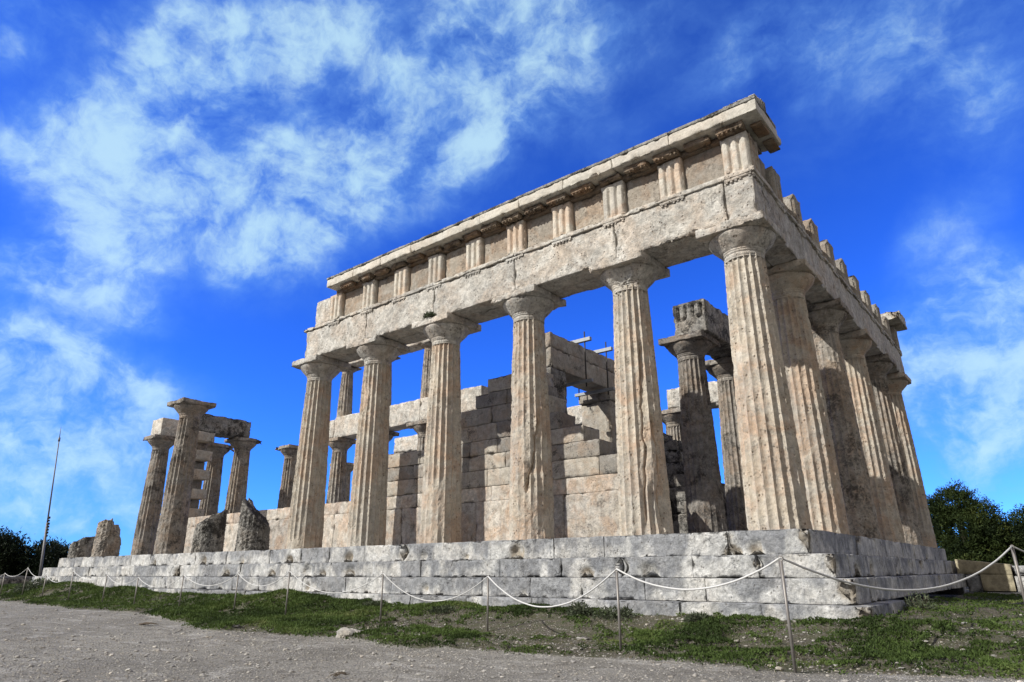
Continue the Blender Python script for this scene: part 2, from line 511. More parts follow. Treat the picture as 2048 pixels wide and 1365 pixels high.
M_NEW = stone('cut repair stone', (.36, .32, .22), (.40, .36, .26), (.34, .29, .19), (.32, .295, .23), (.2, .18, .15), .3, .2, .1, .1, .2, .15, .1, 10.0)

def plain(name, col, rough=.6, metal=0.0, var=.25, sc=12, spec=.3):
    m, t, b = new_mat(name)
    g = t.new('ShaderNodeNewGeometry')
    n = t.noise(g.outputs['Position'], sc, 5, .6)
    t.put(b.inputs['Base Color'], t.mix(n, tuple(k * (1 - var) for k in col), tuple(k * (1 + var) for k in col)))
    b.inputs['Roughness'].default_value = rough
    b.inputs['Metallic'].default_value = metal
    b.inputs['Specular IOR Level'].default_value = spec
    return m

M_STEEL = plain('dull steel', (.23, .215, .20), .5, .45, .3, 30)
M_BAR = plain('zinc coated steel', (.26, .275, .29), .55, .3)
M_RUST = plain('dark iron', (.05, .045, .04), .6, .3)
M_ROPE = plain('white rope', (.54, .54, .53), .85, 0, .25, 45)
M_POLE = plain('weathered galvanised pole', (.16, .16, .165), .6, .2)
M_ROCK = stone('loose limestone', (.42, .40, .36), (.50, .48, .44), (.42, .34, .25), (.33, .33, .32), (.09, .09, .085), .3, .5, .3, .5, .7, 0, .2, 11.0)
M_WOOD = plain('dead wood', (.09, .07, .05), .9, 0, .4, 30)

def foliage(name, c0, c1, c2):
    m, t, b = new_mat(name)
    at = t.new('ShaderNodeAttribute', attribute_name='tone')
    g = t.new('ShaderNodeNewGeometry')
    n = t.noise(g.outputs['Position'], 1.6, 3)
    f = t.math('ADD', t.math('MULTIPLY', at.outputs['Fac'], .7), t.math('MULTIPLY', t.math('SUBTRACT', n, .5), .9), clamp=True)
    c = t.mix(t.step(f, .0, .5), c0, c1)
    c = t.mix(t.step(f, .55, 1.0), c, c2)
    t.put(b.inputs['Base Color'], c)
    b.inputs['Roughness'].default_value = .7
    tr = t.new('ShaderNodeBsdfTranslucent')
    t.put(tr.inputs[0], c)
    ms = t.new('ShaderNodeMixShader')
    ms.inputs[0].default_value = .25
    t.l.new(b.outputs[0], ms.inputs[1]); t.l.new(tr.outputs[0], ms.inputs[2])
    t.l.new(ms.outputs[0], t.n['Material Output'].inputs[0])
    return m

M_GRASS = foliage('short grass', (.032, .052, .014), (.08, .122, .03), (.19, .205, .08))
M_DRY = foliage('dry grass', (.10, .095, .05), (.15, .13, .07), (.24, .21, .12))
M_PINE = foliage('pine needles', (.011, .020, .007), (.034, .052, .014), (.10, .115, .03))
M_OAK = foliage('dark foliage', (.006, .011, .006), (.014, .022, .010), (.028, .036, .016))
M_BUSH = foliage('grey green leaves', (.05, .06, .035), (.095, .115, .07), (.17, .19, .12))
M_BARK = plain('bark', (.07, .055, .04), .95, 0, .4, 14)

# ------------------------------------------------------------------ ground
PATH_X = np.array([-60, -30, -23.8, -12.9, -9.6, -7.9, -6.35, -5.4, -4.0, -2.3, -.9, .6, 1.2, 2.4, 6, 30])
PATH_Y = np.array([-3.6, -3.0, -3.1, -3.35, -4.15, -4.5, -4.5, -4.05, -4.4, -4.2, -3.95, -3.95, -3.6, -3.2, -2.6, -1])

def ground_z(x, y):
    x = np.asarray(x, float); y = np.asarray(y, float)
    z = -1.215 - .215 * sstep(-y, .8, 2.7) - .07 * np.clip((-y - 2.7) / 7, 0, 1.2)
    z = z + .10 * sstep(-x, 14, 28) * sstep(y, -4, -1)
    P = np.stack([x, y, np.zeros_like(x)], -1)
    z = z + .05 * (fbm(P, .7, 3, 3) - .5) + .014 * (fbm(P, 5, 3, 4) - .5)
    return z

def grass_amount(x, y):
    P = np.stack([x, y, np.zeros_like(x)], -1)
    yb = np.interp(x, PATH_X, PATH_Y) + .55 * (fbm(P, 1.1, 4, 21) - .5)
    edge = sstep(y - yb, -.05, .28)
    lush = 1.25 * np.exp(-((x + 9.0) / 2.8) ** 2) + .5 * np.exp(-((x + 12.5) / 2.0) ** 2) + .95 * np.exp(-((x + 16) / 4.5) ** 2) + .7 * (x < -18)
    lush = lush + .42 * np.exp(-((x - 1.2) / 2.0) ** 2 - ((y + 2.6) / 1.7) ** 2) + .5 * np.exp(-((y + 1.05) / .33) ** 2) * (x < 1)
    lush = lush + .6 * np.exp(-((x + 1.2) / 1.6) ** 2 - ((y + 2.9) / 1.2) ** 2) + .8 * np.exp(-((x - .9) / 1.0) ** 2 - ((y - 3.5) / 2.5) ** 2)
    lush = lush + .12 * (x > -8) + .3 * ((x > .5) & (y > 4))
    n = fbm(P, .95, 5, 33, .6)
    n2 = fbm(P, 5.5, 3, 35, .6)
    a = edge * sstep(lush * .66 - .03 + (n - .5) * 2.6 + (n2 - .5) * 1.5, .12, .75)
    return np.clip(a, 0, 1)

def verge(x, y):
    P = np.stack([x, y, np.zeros_like(x)], -1)
    yb = np.interp(x, PATH_X, PATH_Y) + .55 * (fbm(P, 1.1, 4, 21) - .5)
    return sstep(y - yb, -.1, .35)

def mound(x, y):
    P = np.stack([x, y, np.zeros_like(x)], -1)
    m = grass_amount(x, y) * .06 * fbm(P, 2.2, 3, 41) * 2
    for (mx_, my, rx, ry, h) in ((-11.0, -1.35, 1.1, .5, .20), (-9.6, -1.6, .7, .45, .10), (-19.0, -1.5, 1.3, .5, .22), (-14.5, -1.5, 1.6, .5, .10), (-24, -1.3, 2.2, .8, .2), (.9, 3.0, .9, 1.6, .10)):
        m = m + h * np.exp(-((x - mx_) / rx) ** 2 - ((y - my) / ry) ** 2)
    return m

def axis_pts(segs):
    a = [np.arange(s, e, st) for s, e, st in segs]
    return np.concatenate(a + [[segs[-1][1]]])

gx = axis_pts([(-4000, -400, 600), (-400, -60, 40), (-60, -30, 2.5), (-30, -12, .3), (-12, 4.5, .11), (4.5, 12, .6), (12, 60, 6), (60, 400, 50), (400, 4000, 600)])
gy = axis_pts([(-4000, -400, 600), (-400, -40, 40), (-40, -14, 2), (-14, -9, .35), (-9, -.6, .075), (-.6, 4, .2), (4, 20, .6), (20, 80, 6), (80, 400, 40), (400, 4000, 600)])
GX, GY = np.meshgrid(gx, gy, indexing='ij')
xf, yf = GX.ravel(), GY.ravel()
near = (np.abs(xf) < 60) & (np.abs(yf) < 60)
gz = np.full(len(xf), -1.25)
gz[near] = ground_z(xf[near], yf[near]) + mound(xf[near], yf[near])
gm = np.full(len(xf), .0)
gm[near] = np.maximum(grass_amount(xf[near], yf[near]), .75 * verge(xf[near], yf[near]))
far_ = ~near
gm[far_] = .8
under = (xf < .55) & (xf > -29.3) & (yf > -.55) & (yf < 14.3)
gz[under] = -1.6
ids = np.arange(len(xf)).reshape(len(gx), len(gy))
Q = np.stack([ids[:-1, :-1], ids[1:, :-1], ids[1:, 1:], ids[:-1, 1:]], -1).reshape(-1, 4)

m, t, b = new_mat('gravel path and soil')
g = t.new('ShaderNodeNewGeometry'); pos = g.outputs['Position']
at = t.new('ShaderNodeAttribute', attribute_name='tone')
n1 = t.noise(pos, .55, 6, .65, .4); n2 = t.noise(pos, 6, 6, .65); n3 = t.noise(pos, 45, 5, .7); n4 = t.noise(t.mapping(pos, (3, 8, 1), (0, 0, R(25)), (1, 2.2, 1)), 1.6, 6, .6, .5)
c = t.mix(t.step(n1, .35, .65), (.25, .238, .208), (.335, .322, .285))
c = t.mix(t.math('MULTIPLY', t.step(n4, .52, .68), .85), c, (.48, .465, .425))
c = t.mix(t.math('MULTIPLY', t.step(n2, .5, .68), .65), c, (.16, .148, .122))
c = t.mix(t.step(n3, .3, .75), t.mix(1.0, c, (.50, .50, .50), 'MULTIPLY'), t.mix(1.0, c, (1.36, 1.35, 1.34), 'MULTIPLY'))
vo = t.new('ShaderNodeTexVoronoi', feature='F1'); t.put(vo.inputs['Vector'], pos); vo.inputs['Scale'].default_value = 30
pb = t.math('MULTIPLY', t.math('SUBTRACT', 1.0, t.step(vo.outputs['Distance'], .15, .42)), t.step(t.noise(pos, 2.3, 4), .45, .6))
c = t.mix(t.math('MULTIPLY', pb, .4), c, (.46, .44, .40))
soil = t.mix(t.step(n2, .35, .7), (.085, .076, .056), (.19, .172, .135))
soil = t.mix(t.math('MULTIPLY', t.step(n3, .48, .66), .75), soil, (.27, .26, .235))
soil = t.mix(t.math('MULTIPLY', t.step(n2, .42, .6), .7), soil, (.05, .062, .022))
c = t.mix(t.step(t.math('ADD', at.outputs['Fac'], t.math('MULTIPLY', t.math('SUBTRACT', n2, .5), .5)), .12, .5), c, soil)
t.put(b.inputs['Base Color'], c)
h = t.math('MULTIPLY_ADD', n3, .5, t.math('MULTIPLY_ADD', n2, .6, t.math('MULTIPLY', pb, .35)))
bp = t.new('ShaderNodeBump'); bp.inputs['Strength'].default_value = 1.0; bp.inputs['Distance'].default_value = .07
t.put(bp.inputs['Height'], h); t.put(b.inputs['Normal'], bp.outputs[0])
M_GROUND = m
mb = MB().add(np.stack([xf, yf, gz], -1), Q, tone=gm)
tag(mb.build('ground', M_GROUND), kind='structure')

# ------------------------------------------------------------------ temple dimensions
LT, WT = 28.82, 13.77
INS = .572
XS = [-.572, -2.89, -5.45, -8.01, -10.57, -13.13, -15.69, -18.25, -20.81, -23.37, -25.93, -28.248]
YS = [.572, 2.955, 5.575, 8.195, 10.815, 13.198]
HC, HA, AB = 5.244, 5.08, .611

# ------------------------------------------------------------------ platform
plat = thing('stepped_platform', 'weathered grey stepped stone platform carrying the whole temple', 'platform', (0, 0, -1.2))
levels = [  # name, offset, top, bottom, inner offset
    ('stylobate', 0.0, 0.0, -.365, 1.25), ('step', .40, -.365, -.685, .75), ('step', .64, -.685, -1.01, .9), ('foundation_course', .84, -1.01, -1.30, .6)]
def joints(a, b, lmin, lmax):
    out = [a]
    while b - out[-1] > lmax * 1.25:
        out.append(out[-1] + RNG.uniform(lmin, lmax))
    out.append(b)
    return out
for li, (nm, k, zt, zb, dep) in enumerate(levels):
    mb = MB()
    xe = .30 if li == 1 else (.58 if li == 2 else (.8 if li == 3 else 0))   # west end steps are narrower
    known = [[-13.83, -12.4, -11.23, -9.9, -8.57, -7.35, -6.03, -4.51, -3.44, -1.21], [-12.2, -10.6, -9.1, -7.6, -6.7, -5.47, -4.08, -2.89, -1.64, -.64], [-11.3, -9.7, -8.2, -6.9, -5.7, -4.59, -3.52, -2.35, -1.36], [-9, -7.4, -5.9, -4.4, -3.1, -1.7, -.5]][li]
    jx = joints(-(LT + xe), known[0], 1.15, 1.95) + known[1:] + [k]
    CAV = [[(-.78, -.28, .17), (-12.9, -.30, .2), (-10.5, -.28, .2), (-7.95, -.26, .15), (-5.4, -.22, .22), (-6.7, -.3, .1), (-17.3, -.25, .2), (-20.5, -.3, .18), (-8.57, -.15, .2), (-1.13, -.33, .20), (-1.17, -.1, .11), (-15.2, -.3, .15)],
           [(-15.2, -.64, .2), (-10.9, -.66, .17), (-9.9, -.63, .2), (-3.55, -.66, .17), (-2.35, -.63, .2), (-4.75, -.68, .1), (-6.4, -.68, .1), (-11.5, -.55, .2), (-2.87, -.52, .17), (-.62, -.5, .13), (-13, -.66, .18), (-18, -.62, .22)],
           [(-7.2, -.9, .13), (-11.1, -.9, .12), (-4.75, -.98, .13), (-3.4, -1.0, .08), (-9.0, -1.0, .1), (-15, -.98, .15)], [(-4.2, -1.15, .1), (-2.0, -1.12, .08), (-6, -1.15, .12)]][li]
    for i in range(len(jx) - 1):
        last = i == len(jx) - 2
        bites = []
        if last:
            bites.append(((k + .03, -k - .03, (zt + zb) / 2 + .05), .20 if li != 2 else .26))
        bites += [((cx_, -k - .05, cz_), cr) for (cx_, cz_, cr) in CAV if jx[i] - cr < cx_ < jx[i + 1] + cr]
        gap = RNG.uniform(.0, .002)
        dy = RNG.uniform(-.012, .012); dz = RNG.uniform(-.004, .0)
        add_box(mb, (jx[i] + gap, -k + dy, zb + .001), (jx[i + 1] - (0 if last else gap), -k + dep, zt + dz), res=(.045, .10, .045) if jx[i] > -16 else (.08, .15, .08),
                r=.008, amp=.005, fr=9, seed=sd_(), chip=.022, bites=bites, wear=.006, patina=1.0)
    jy = joints(-k + dep + .006, WT + min(k, .5), 1.1, 1.7)
    for i in range(len(jy) - 1):
        gap = RNG.uniform(.0, .002)
        bites = []
        if RNG.uniform() < .5:
            bites.append(((k + .07, RNG.uniform(jy[i], jy[i + 1]), RNG.uniform(zb, zt)), RNG.uniform(.12, .22)))
        if li == 3 and i > 0: continue
        add_box(mb, (k - dep, jy[i] + gap, zb + .004), (k + RNG.uniform(-.012, .012), jy[i + 1] - gap, zt - RNG.uniform(0, .006)), res=(.12, .06, .05), r=.008, amp=.005, fr=9,
                seed=sd_(), chip=.022, bites=bites, wear=.006, patina=.9)
    # west and north sides, plain courses
    add_box(mb, (-(LT + xe), -k + dep + .01, zb + .004), (-(LT + xe) + dep, WT + k, zt - .004), res=.3, r=.02, seed=sd_())
    add_box(mb, (-(LT + xe) + dep + .01, WT + k - dep, zb + .004), (k - dep - .01, WT + k, zt - .004), res=.4, r=.02, seed=sd_())
    mb.build(nm, M_STEP, plat)
mb = MB()
add_box(mb, (-LT + 1.26, 1.26, -.5), (-1.26, WT - 1.26, -.012), res=.8, r=.02, amp=.003, seed=3)
mb.build('floor', M_STEP, plat)

# ------------------------------------------------------------------ columns
def shaft_mesh(mb, x, y, H=4.72, r0=.478, r1=.347, seed=0, nth=8, nz=120, wear=.5, rough=.010, cracks=(), top=None, chunks=(), tone=.5, flutes=20, z0=-.006, drums=()):
    u1 = np.linspace(0, 1, nth + 1)
    th = np.concatenate([(f + u1) * 2 * np.pi / flutes for f in range(flutes)])   # arrises doubled: they stay sharp
    uu = np.tile(u1, flutes)
    NT_ = flutes * (nth + 1)
    tt = np.linspace(0, 1, nz)
    TH, TT = np.meshgrid(th, tt)
    u = np.tile(uu, nz)
    TH = TH.ravel(); TT = TT.ravel()
    if top is None:
        Z = z0 + (H - z0) * TT
    else:
        cx_, cy_ = np.cos(TH), np.sin(TH)
        Z = z0 + (top(cx_, cy_) - z0) * TT
    t = np.clip(Z / 4.72, 0, 1.0)
    Rr = r0 + (r1 - r0) * t + .012 * np.sin(np.pi * t)
    P = np.stack([np.cos(TH) * Rr + x, np.sin(TH) * Rr + y, Z], -1)
    prof = 1 - (2 * u - 1) ** 2
    n_w = fbm(P * np.array([1.6, 1.6, .8]), 1.0, 4, seed)
    low = np.exp(-np.clip(Z, 0, None) / .9)
    W = sstep(n_w + .20 * low, .74 - .38 * wear, .92 - .38 * wear)
    depth = .046 * (r0 / .478) * (1 - .72 * W)
    d = -depth * prof
    PA = P * np.array([1, 1, .6])
    d -= W * (.012 + .034 * (fbm(PA, 13, 4, seed + 3, .65) - .40))
    d += 2 * rough * (fbm(P, 24, 3, seed + 5, .6) - .5)
    # chipped arrises
    ar = np.exp(-(np.minimum(u, 1 - u) / .13) ** 2)
    d -= ar * .013 * np.maximum(0, fbm(P, 9, 4, seed + 8, .65) - .52) * 5
    tn = np.full(len(Z), float(tone))
    for (t0, za, zb_, wob, dep, wid) in cracks:
        k = np.clip((Z - za) / (zb_ - za), 0, 1)
        q = np.stack([Z * 0 + seed, Z * 0, Z], -1)
        tc = t0 + wob * (k - .5) + .28 * (fbm(q, 1.9, 4, seed + 11) - .5) + .10 * (fbm(q, 8, 3, seed + 12) - .5)
        dd = np.abs((TH - tc + np.pi) % (2 * np.pi) - np.pi) * Rr
        inside = sstep(Z, za - .05, za + .15) * (1 - sstep(Z, zb_ - .15, zb_ + .05))
        d -= inside * dep * np.exp(-(dd / wid) ** 2)
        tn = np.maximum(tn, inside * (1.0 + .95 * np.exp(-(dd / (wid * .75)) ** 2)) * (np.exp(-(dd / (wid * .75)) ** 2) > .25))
        side = ((TH - tc + np.pi) % (2 * np.pi) - np.pi) * Rr
        d -= inside * dep * .35 * np.exp(-np.clip(side, 0, None) / .12) * (side > 0)
    for (t0, zc, rad, dep) in chunks:
        dth = ((TH - t0 + np.pi) % (2 * np.pi) - np.pi) * Rr
        rr_ = np.sqrt(dth ** 2 + ((Z - zc) * .6) ** 2) + .3 * rad * (fbm(P, 5, 3, seed + 14) - .5) * 2
        d -= dep * (1 - sstep(rr_, rad * .45, rad))
    for zd in drums:
        q = np.stack([TH * 0, TH, Z * 0 + zd], -1)
        d -= .016 * np.exp(-((Z - zd - .02 * (fbm(q, 3, 3, seed + 30) - .5)) / .018) ** 2)
    V = np.stack([x + np.cos(TH) * (Rr + d), y + np.sin(TH) * (Rr + d), Z], -1)
    i = np.arange(nz - 1)[:, None] * NT_; j = np.arange(NT_)[None]; j = j[:, uu < 1]; k = j + 1
    Q = np.stack([i + j, i + k, i + NT_ + k, i + NT_ + j], -1).reshape(-1, 4)
    if top is not None:
        base = (nz - 1) * NT_
        rings = [V[base:]]
        for f in (.85, .65, .42, .2):
            ring = np.stack([x + (V[base:, 0] - x) * f, y + (V[base:, 1] - y) * f, V[base:, 2]], -1)
            ring[:, 2] = top(np.cos(th) * f, np.sin(th) * f)
            ring[:, 2] += .10 * (fbm(ring, 5, 3, seed + 20) - .5)
            rings.append(ring)
        ext = np.concatenate(rings[1:])
        cen = np.array([[x, y, float(top(np.zeros(1), np.zeros(1))[0])]])
        n0 = len(V)
        V = np.concatenate([V, ext, cen])
        QQ = [Q]
        prev = base + np.arange(NT_)
        for q in range(4):
            cur = n0 + q * NT_ + np.arange(NT_)
            QQ.append(np.stack([prev, np.roll(prev, -1), np.roll(cur, -1), cur], -1))
            prev = cur
        T = np.stack([prev, np.roll(prev, -1), np.full(NT_, len(V) - 1)], -1)
        mb.add(V, np.concatenate(QQ), T, tone)
    else:
        mb.add(V, Q, tone=tn)

def capital_mesh(mb, x, y, zs=4.72, ze=HA, rn=.345, re=.585, seed=0, n=72, worn=0.0, tone=.5, chunks=()):
    h = ze - zs
    prof = [(rn - .004, -.10), (rn + .004, -.085), (rn - .008, -.075), (rn + .004, -.055), (rn + .004, -.02), (rn - .006, 0), (rn + .012, .04), (rn + .018, .10), (rn + .012, .115), (rn + .024, .14), (rn + .03, .19), (rn + .024, .205),
            (rn + .05, .26), (rn + .09, .38), (rn + .14, .52), (rn + .185, .66), (rn + .217, .78), (rn + .235, .88), (rn + .237, .95), (rn + .225, 1.0)]
    pr = np.array([(rn + (a - rn) * (re - rn) / .24, zs + b_ * h if b_ >= 0 else zs + b_) for a, b_ in prof])
    # refine
    s = np.linspace(0, len(pr) - 1, 44)
    rr = np.interp(s, np.arange(len(pr)), pr[:, 0]); zz = np.interp(s, np.arange(len(pr)), pr[:, 1])
    th = np.arange(n) * 2 * np.pi / n
    TH, RR = np.meshgrid(th, rr); _, ZZ = np.meshgrid(th, zz)
    TH, RR, ZZ = TH.ravel(), RR.ravel(), ZZ.ravel()
    P = np.stack([x + np.cos(TH) * RR, y + np.sin(TH) * RR, ZZ], -1)
    d = .014 * (fbm(P, 7, 4, seed) - .5)
    d -= (.02 + worn) * 1.6 * np.maximum(0, fbm(P, 2.6, 4, seed + 4) - .5) * 2
    for (t0, zc, rad, dep) in chunks:
        dth = ((TH - t0 + np.pi) % (2 * np.pi) - np.pi) * RR
        r_ = np.sqrt(dth ** 2 + (ZZ - zc) ** 2) + .3 * rad * (fbm(P, 6, 3, seed + 14) - .5) * 2
        d -= dep * (1 - sstep(r_, rad * .4, rad))
    V = np.stack([x + np.cos(TH) * (RR + d), y + np.sin(TH) * (RR + d), ZZ], -1)
    i = np.arange(len(rr) - 1)[:, None] * n; j = np.arange(n)[None]; k = (j + 1) % n
    mb.add(V, np.stack([i + j, i + k, i + n + k, i + n + j], -1).reshape(-1, 4), tone=tone)

def column(x, y, label, group, seed, mat=None, mat_cap=None, H=HC, scale=1.0, z0=0.0, detail=1, bites=(), ccap=(), name='doric_column', tone=.5, capital=True, ab=AB, **kw):
    mat = mat or M_COL
    t = thing(name, label, 'column', (x, y, z0), group)
    mb = MB()
    nth, nz = ((8, 130) if detail == 1 else (6, 70))
    hs = 4.72
    nz = kw.pop('nz', nz)
    shaft_mesh(mb, x, y, seed=seed, nth=nth, nz=nz, tone=tone, **kw)
    if scale != 1.0 or z0 != 0.0 or H != HC:
        for V in mb.V:
            V[:, 0] = x + (V[:, 0] - x) * scale; V[:, 1] = y + (V[:, 1] - y) * scale
            V[:, 2] = z0 + V[:, 2] * (H - z0) / HC
    mb.build('shaft', mat, t)
    if capital:
        kz = (H - z0) / HC
        mc = MB()
        capital_mesh(mc, x, y, z0 + 4.72 * kz, z0 + HA * kz, .345 * scale, .585 * scale, seed + 40, n=80 if detail == 1 else 40, tone=tone, chunks=ccap)
        cp = mc.build('capital', mat_cap or mat, t)
        ma = MB()
        a = ab * scale
        add_box(ma, (x - a, y - a, z0 + HA * kz - .003), (x + a, y + a, H - .003), tone=tone, res=.045 if detail == 1 else .09, r=.012, amp=.007, fr=6, seed=seed + 60, chip=.06, bites=bites)
        ma.build('abacus', mat_cap or mat, cp)
    return t

GS = 'doric columns under the corniced long side'
GE = 'doric columns along the shaded short side'
T2 = 2 * np.pi
cam_az = lambda x, y: math.atan2(-10.49 - y, 2.93 - x)
def va(i, off):   # angle on south column i, off radians to the right of the side facing the viewer
    return cam_az(XS[i], INS) + off
# long side, corner to the left
column(XS[0], INS, 'corner doric column standing under the overhanging cornice corner', GS, 11, wear=.2, rough=.006, tone=.55, mat_cap=M_ARCH)
column(XS[1], INS, 'doric column with long winding vertical crack and broken capital, beside the corner column', GS, 23, wear=.22, rough=.006, tone=.6, mat_cap=M_ARCH,
       cracks=[(va(1, .16), .15, 3.5, .30, .06, .026), (va(1, .75), .1, 2.2, -.15, .06, .04)], chunks=[(va(1, .75), .55, .34, .07)], ccap=[(va(1, -.35), 4.95, .33, .12)], bites=[((XS[1] - .75, INS - .75, 5.0), .34)])
column(XS[2], INS, 'doric column with deeply eroded lower half and slanting crack, left of the winding-cracked column', GS, 37, wear=.72, rough=.013, tone=.5,
       cracks=[(va(2, .15), .9, 2.5, .85, .07, .03)], chunks=[(va(2, .1), .55, .6, .045), (va(2, .35), 1.6, .3, .035)], mat_cap=M_ARCH)
column(XS[3], INS, 'doric column with small plant growing at its capital', GS, 41, wear=.22, rough=.006, tone=.6, cracks=[(va(3, .55), .2, 2.2, .1, .02, .015)], mat_cap=M_ARCH)
column(XS[4], INS, 'sunlit doric column second from the broken left end of the corniced beam', GS, 53, wear=.28, rough=.007, tone=.5, chunks=[(va(4, -.9), 3.6, .3, .03)], mat_cap=M_ARCH)
column(XS[5], INS, 'doric column carrying the broken left end of the corniced beam', GS, 67, wear=.35, rough=.007, tone=.45, mat_cap=M_ARCH)
column(XS[8], INS, 'tallest freestanding doric column at left with a bare square abacus', 'freestanding doric columns at the far left', 79, mat=M_COLG, wear=.75, rough=.014, tone=.25)
# short side, from the corner backwards
column(XS[0], YS[1], 'doric column directly behind the corner column on the shaded side', GE, 83, wear=.3, tone=.5)
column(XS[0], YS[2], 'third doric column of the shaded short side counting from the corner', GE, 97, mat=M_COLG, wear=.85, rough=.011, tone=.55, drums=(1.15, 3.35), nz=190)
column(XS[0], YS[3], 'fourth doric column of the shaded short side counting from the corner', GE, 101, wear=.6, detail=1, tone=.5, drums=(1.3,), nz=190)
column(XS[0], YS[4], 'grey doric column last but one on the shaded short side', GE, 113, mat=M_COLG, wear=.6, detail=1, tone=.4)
column(XS[0], YS[5], 'doric column at the far right end of the shaded short side', GE, 127, wear=.5, detail=1, tone=.4, bites=[((.2, 13.9, 5.0), .3)])
# far side and far end
GN = 'doric columns of the far long side'
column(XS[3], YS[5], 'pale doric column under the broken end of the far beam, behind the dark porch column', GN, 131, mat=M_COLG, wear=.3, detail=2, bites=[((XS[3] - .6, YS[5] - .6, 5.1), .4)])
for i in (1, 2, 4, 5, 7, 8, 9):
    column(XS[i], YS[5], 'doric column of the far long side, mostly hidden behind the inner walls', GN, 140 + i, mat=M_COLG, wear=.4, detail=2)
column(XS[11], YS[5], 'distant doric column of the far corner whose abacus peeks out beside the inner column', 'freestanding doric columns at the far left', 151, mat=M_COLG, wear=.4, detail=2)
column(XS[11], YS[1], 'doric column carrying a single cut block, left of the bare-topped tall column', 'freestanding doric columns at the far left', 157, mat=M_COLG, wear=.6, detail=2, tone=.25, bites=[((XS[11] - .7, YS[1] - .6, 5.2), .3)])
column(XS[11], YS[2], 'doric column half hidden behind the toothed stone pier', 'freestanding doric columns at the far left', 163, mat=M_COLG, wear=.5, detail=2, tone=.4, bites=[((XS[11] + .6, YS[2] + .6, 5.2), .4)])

# ------------------------------------------------------------------ column stumps
def stump(x, y, label, seed, top, mat=M_DARK, **kw):
    t = thing('column_stump', label, 'column stump', (x, y, 0), 'broken column stumps on the platform edge')
    mb = MB()
    kw = {**dict(wear=1.0, rough=.034), **kw}
    shaft_mesh(mb, x, y, seed=seed, nth=8, nz=60, top=top, **kw)
    mb.build('shaft', mat, t)
def tp(h, sx, sy, seed, rg=.25, lo=.25):
    def f(cx_, cy_):
        P = np.stack([cx_ * .48, cy_ * .48, cx_ * 0 + seed], -1)
        rad = np.sqrt(cx_ ** 2 + cy_ ** 2)
        z = h + sx * cx_ + sy * cy_ + rg * (fbm(P, 4.5, 4, seed) - .5) * 2 - .05 * rad ** 4
        return np.maximum(z, lo)
    return f
stump(XS[6], INS, 'jagged grey column stump with fluted base, tallest on its left side', 211, tp(1.12, -.36, -.26, 5, .20))
stump(XS[7], INS, 'grey column stump with top slanting up to the right', 223, tp(1.05, .20, .26, 9, .2))
stump(XS[10], INS, 'brown rounded column stump, taller of the two at the far left end', 227, lambda a, c_: tp(1.22, .12, -.12, 12, .16)(a, c_) - .45 * sstep(a * .75 + c_ * .66, .45, .6), mat=M_COLG)
stump(XS[11], INS, 'low brown column stump at the far left corner of the platform', 229, tp(.70, .14, .1, 15, .2), mat=M_DARK)

# ------------------------------------------------------------------ entablature
def ent_blocks(mb, joints_, along, f0, f1, z0, z1, tone_rng=(.3, .7), **kw):
    for a, c_ in zip(joints_[:-1], joints_[1:]):
        lo = (a + .003, f0, z0) if along == 'x' else (f0, a + .003, z0)
        hi = (c_ - .003, f1, z1) if along == 'x' else (f1, c_ - .003, z1)
        add_box(mb, lo, hi, tone=float(RNG.uniform(*tone_rng)), seed=sd_(), **kw)

def triglyph(mb, c, along, zb=6.19, zt=6.95, wd=.50, dep=.30, front=.070, seed=0, ragged=0.0, tone=.5, bites=()):
    hw = wd / 2
    def post(V, P):
        fx = (P[:, 0]) / wd + .5
        def glyph(c0, w_):
            return np.clip(1 - np.abs(fx - c0) / w_, 0, 1)
        g_ = np.maximum.reduce([glyph(0, .085), glyph(.333, .095), glyph(.667, .095), glyph(1, .085)])
        fr = sstep(-P[:, 1], -.02, 0) * (1 - sstep(P[:, 2], zt - .11, zt - .085)) * sstep(P[:, 2], zb, zb + .01)
        V = V.copy()
        V[:, 1] += fr * g_ * .06
        if ragged:
            up = sstep(P[:, 2], zb + .4, zt)
            V[:, 2] -= up * ragged * fbm(P + c * 3, 9, 3, seed + 3)
        return V
    V, Q = rbox((-hw, 0, zb), (hw, dep, zt), res=(.0135, .08, .06), r=.006, amp=.004, fr=9, seed=seed, chip=.02, post=post)
    if along == 'x':
        V = V + np.array([c, front, 0])
    else:
        V = np.stack([-V[:, 1] - front, V[:, 0] + c, V[:, 2]], -1)
    mb.add(V, Q, tone=tone)

def regula(mb, c, along, z=6.098, front=.088, wd=.50, miss=()):
    parts_ = [((c - wd / 2, front - .032, z - .055), (c + wd / 2, front + .02, z - .002))]
    for q in range(6):
        if q in miss: continue
        cc = c - wd / 2 + (q + .5) * wd / 6
        parts_.append(((cc - .021, front - .028, z - .088), (cc + .021, front + .015, z - .054)))
    for lo, hi in parts_:
        if along == 'y':
            lo, hi = (-hi[1], lo[0], lo[2]), (-lo[1], hi[0], hi[2])
        add_box(mb, lo, hi, res=.2, r=.006, amp=.003, seed=sd_(), tone=.5, chip=.01)

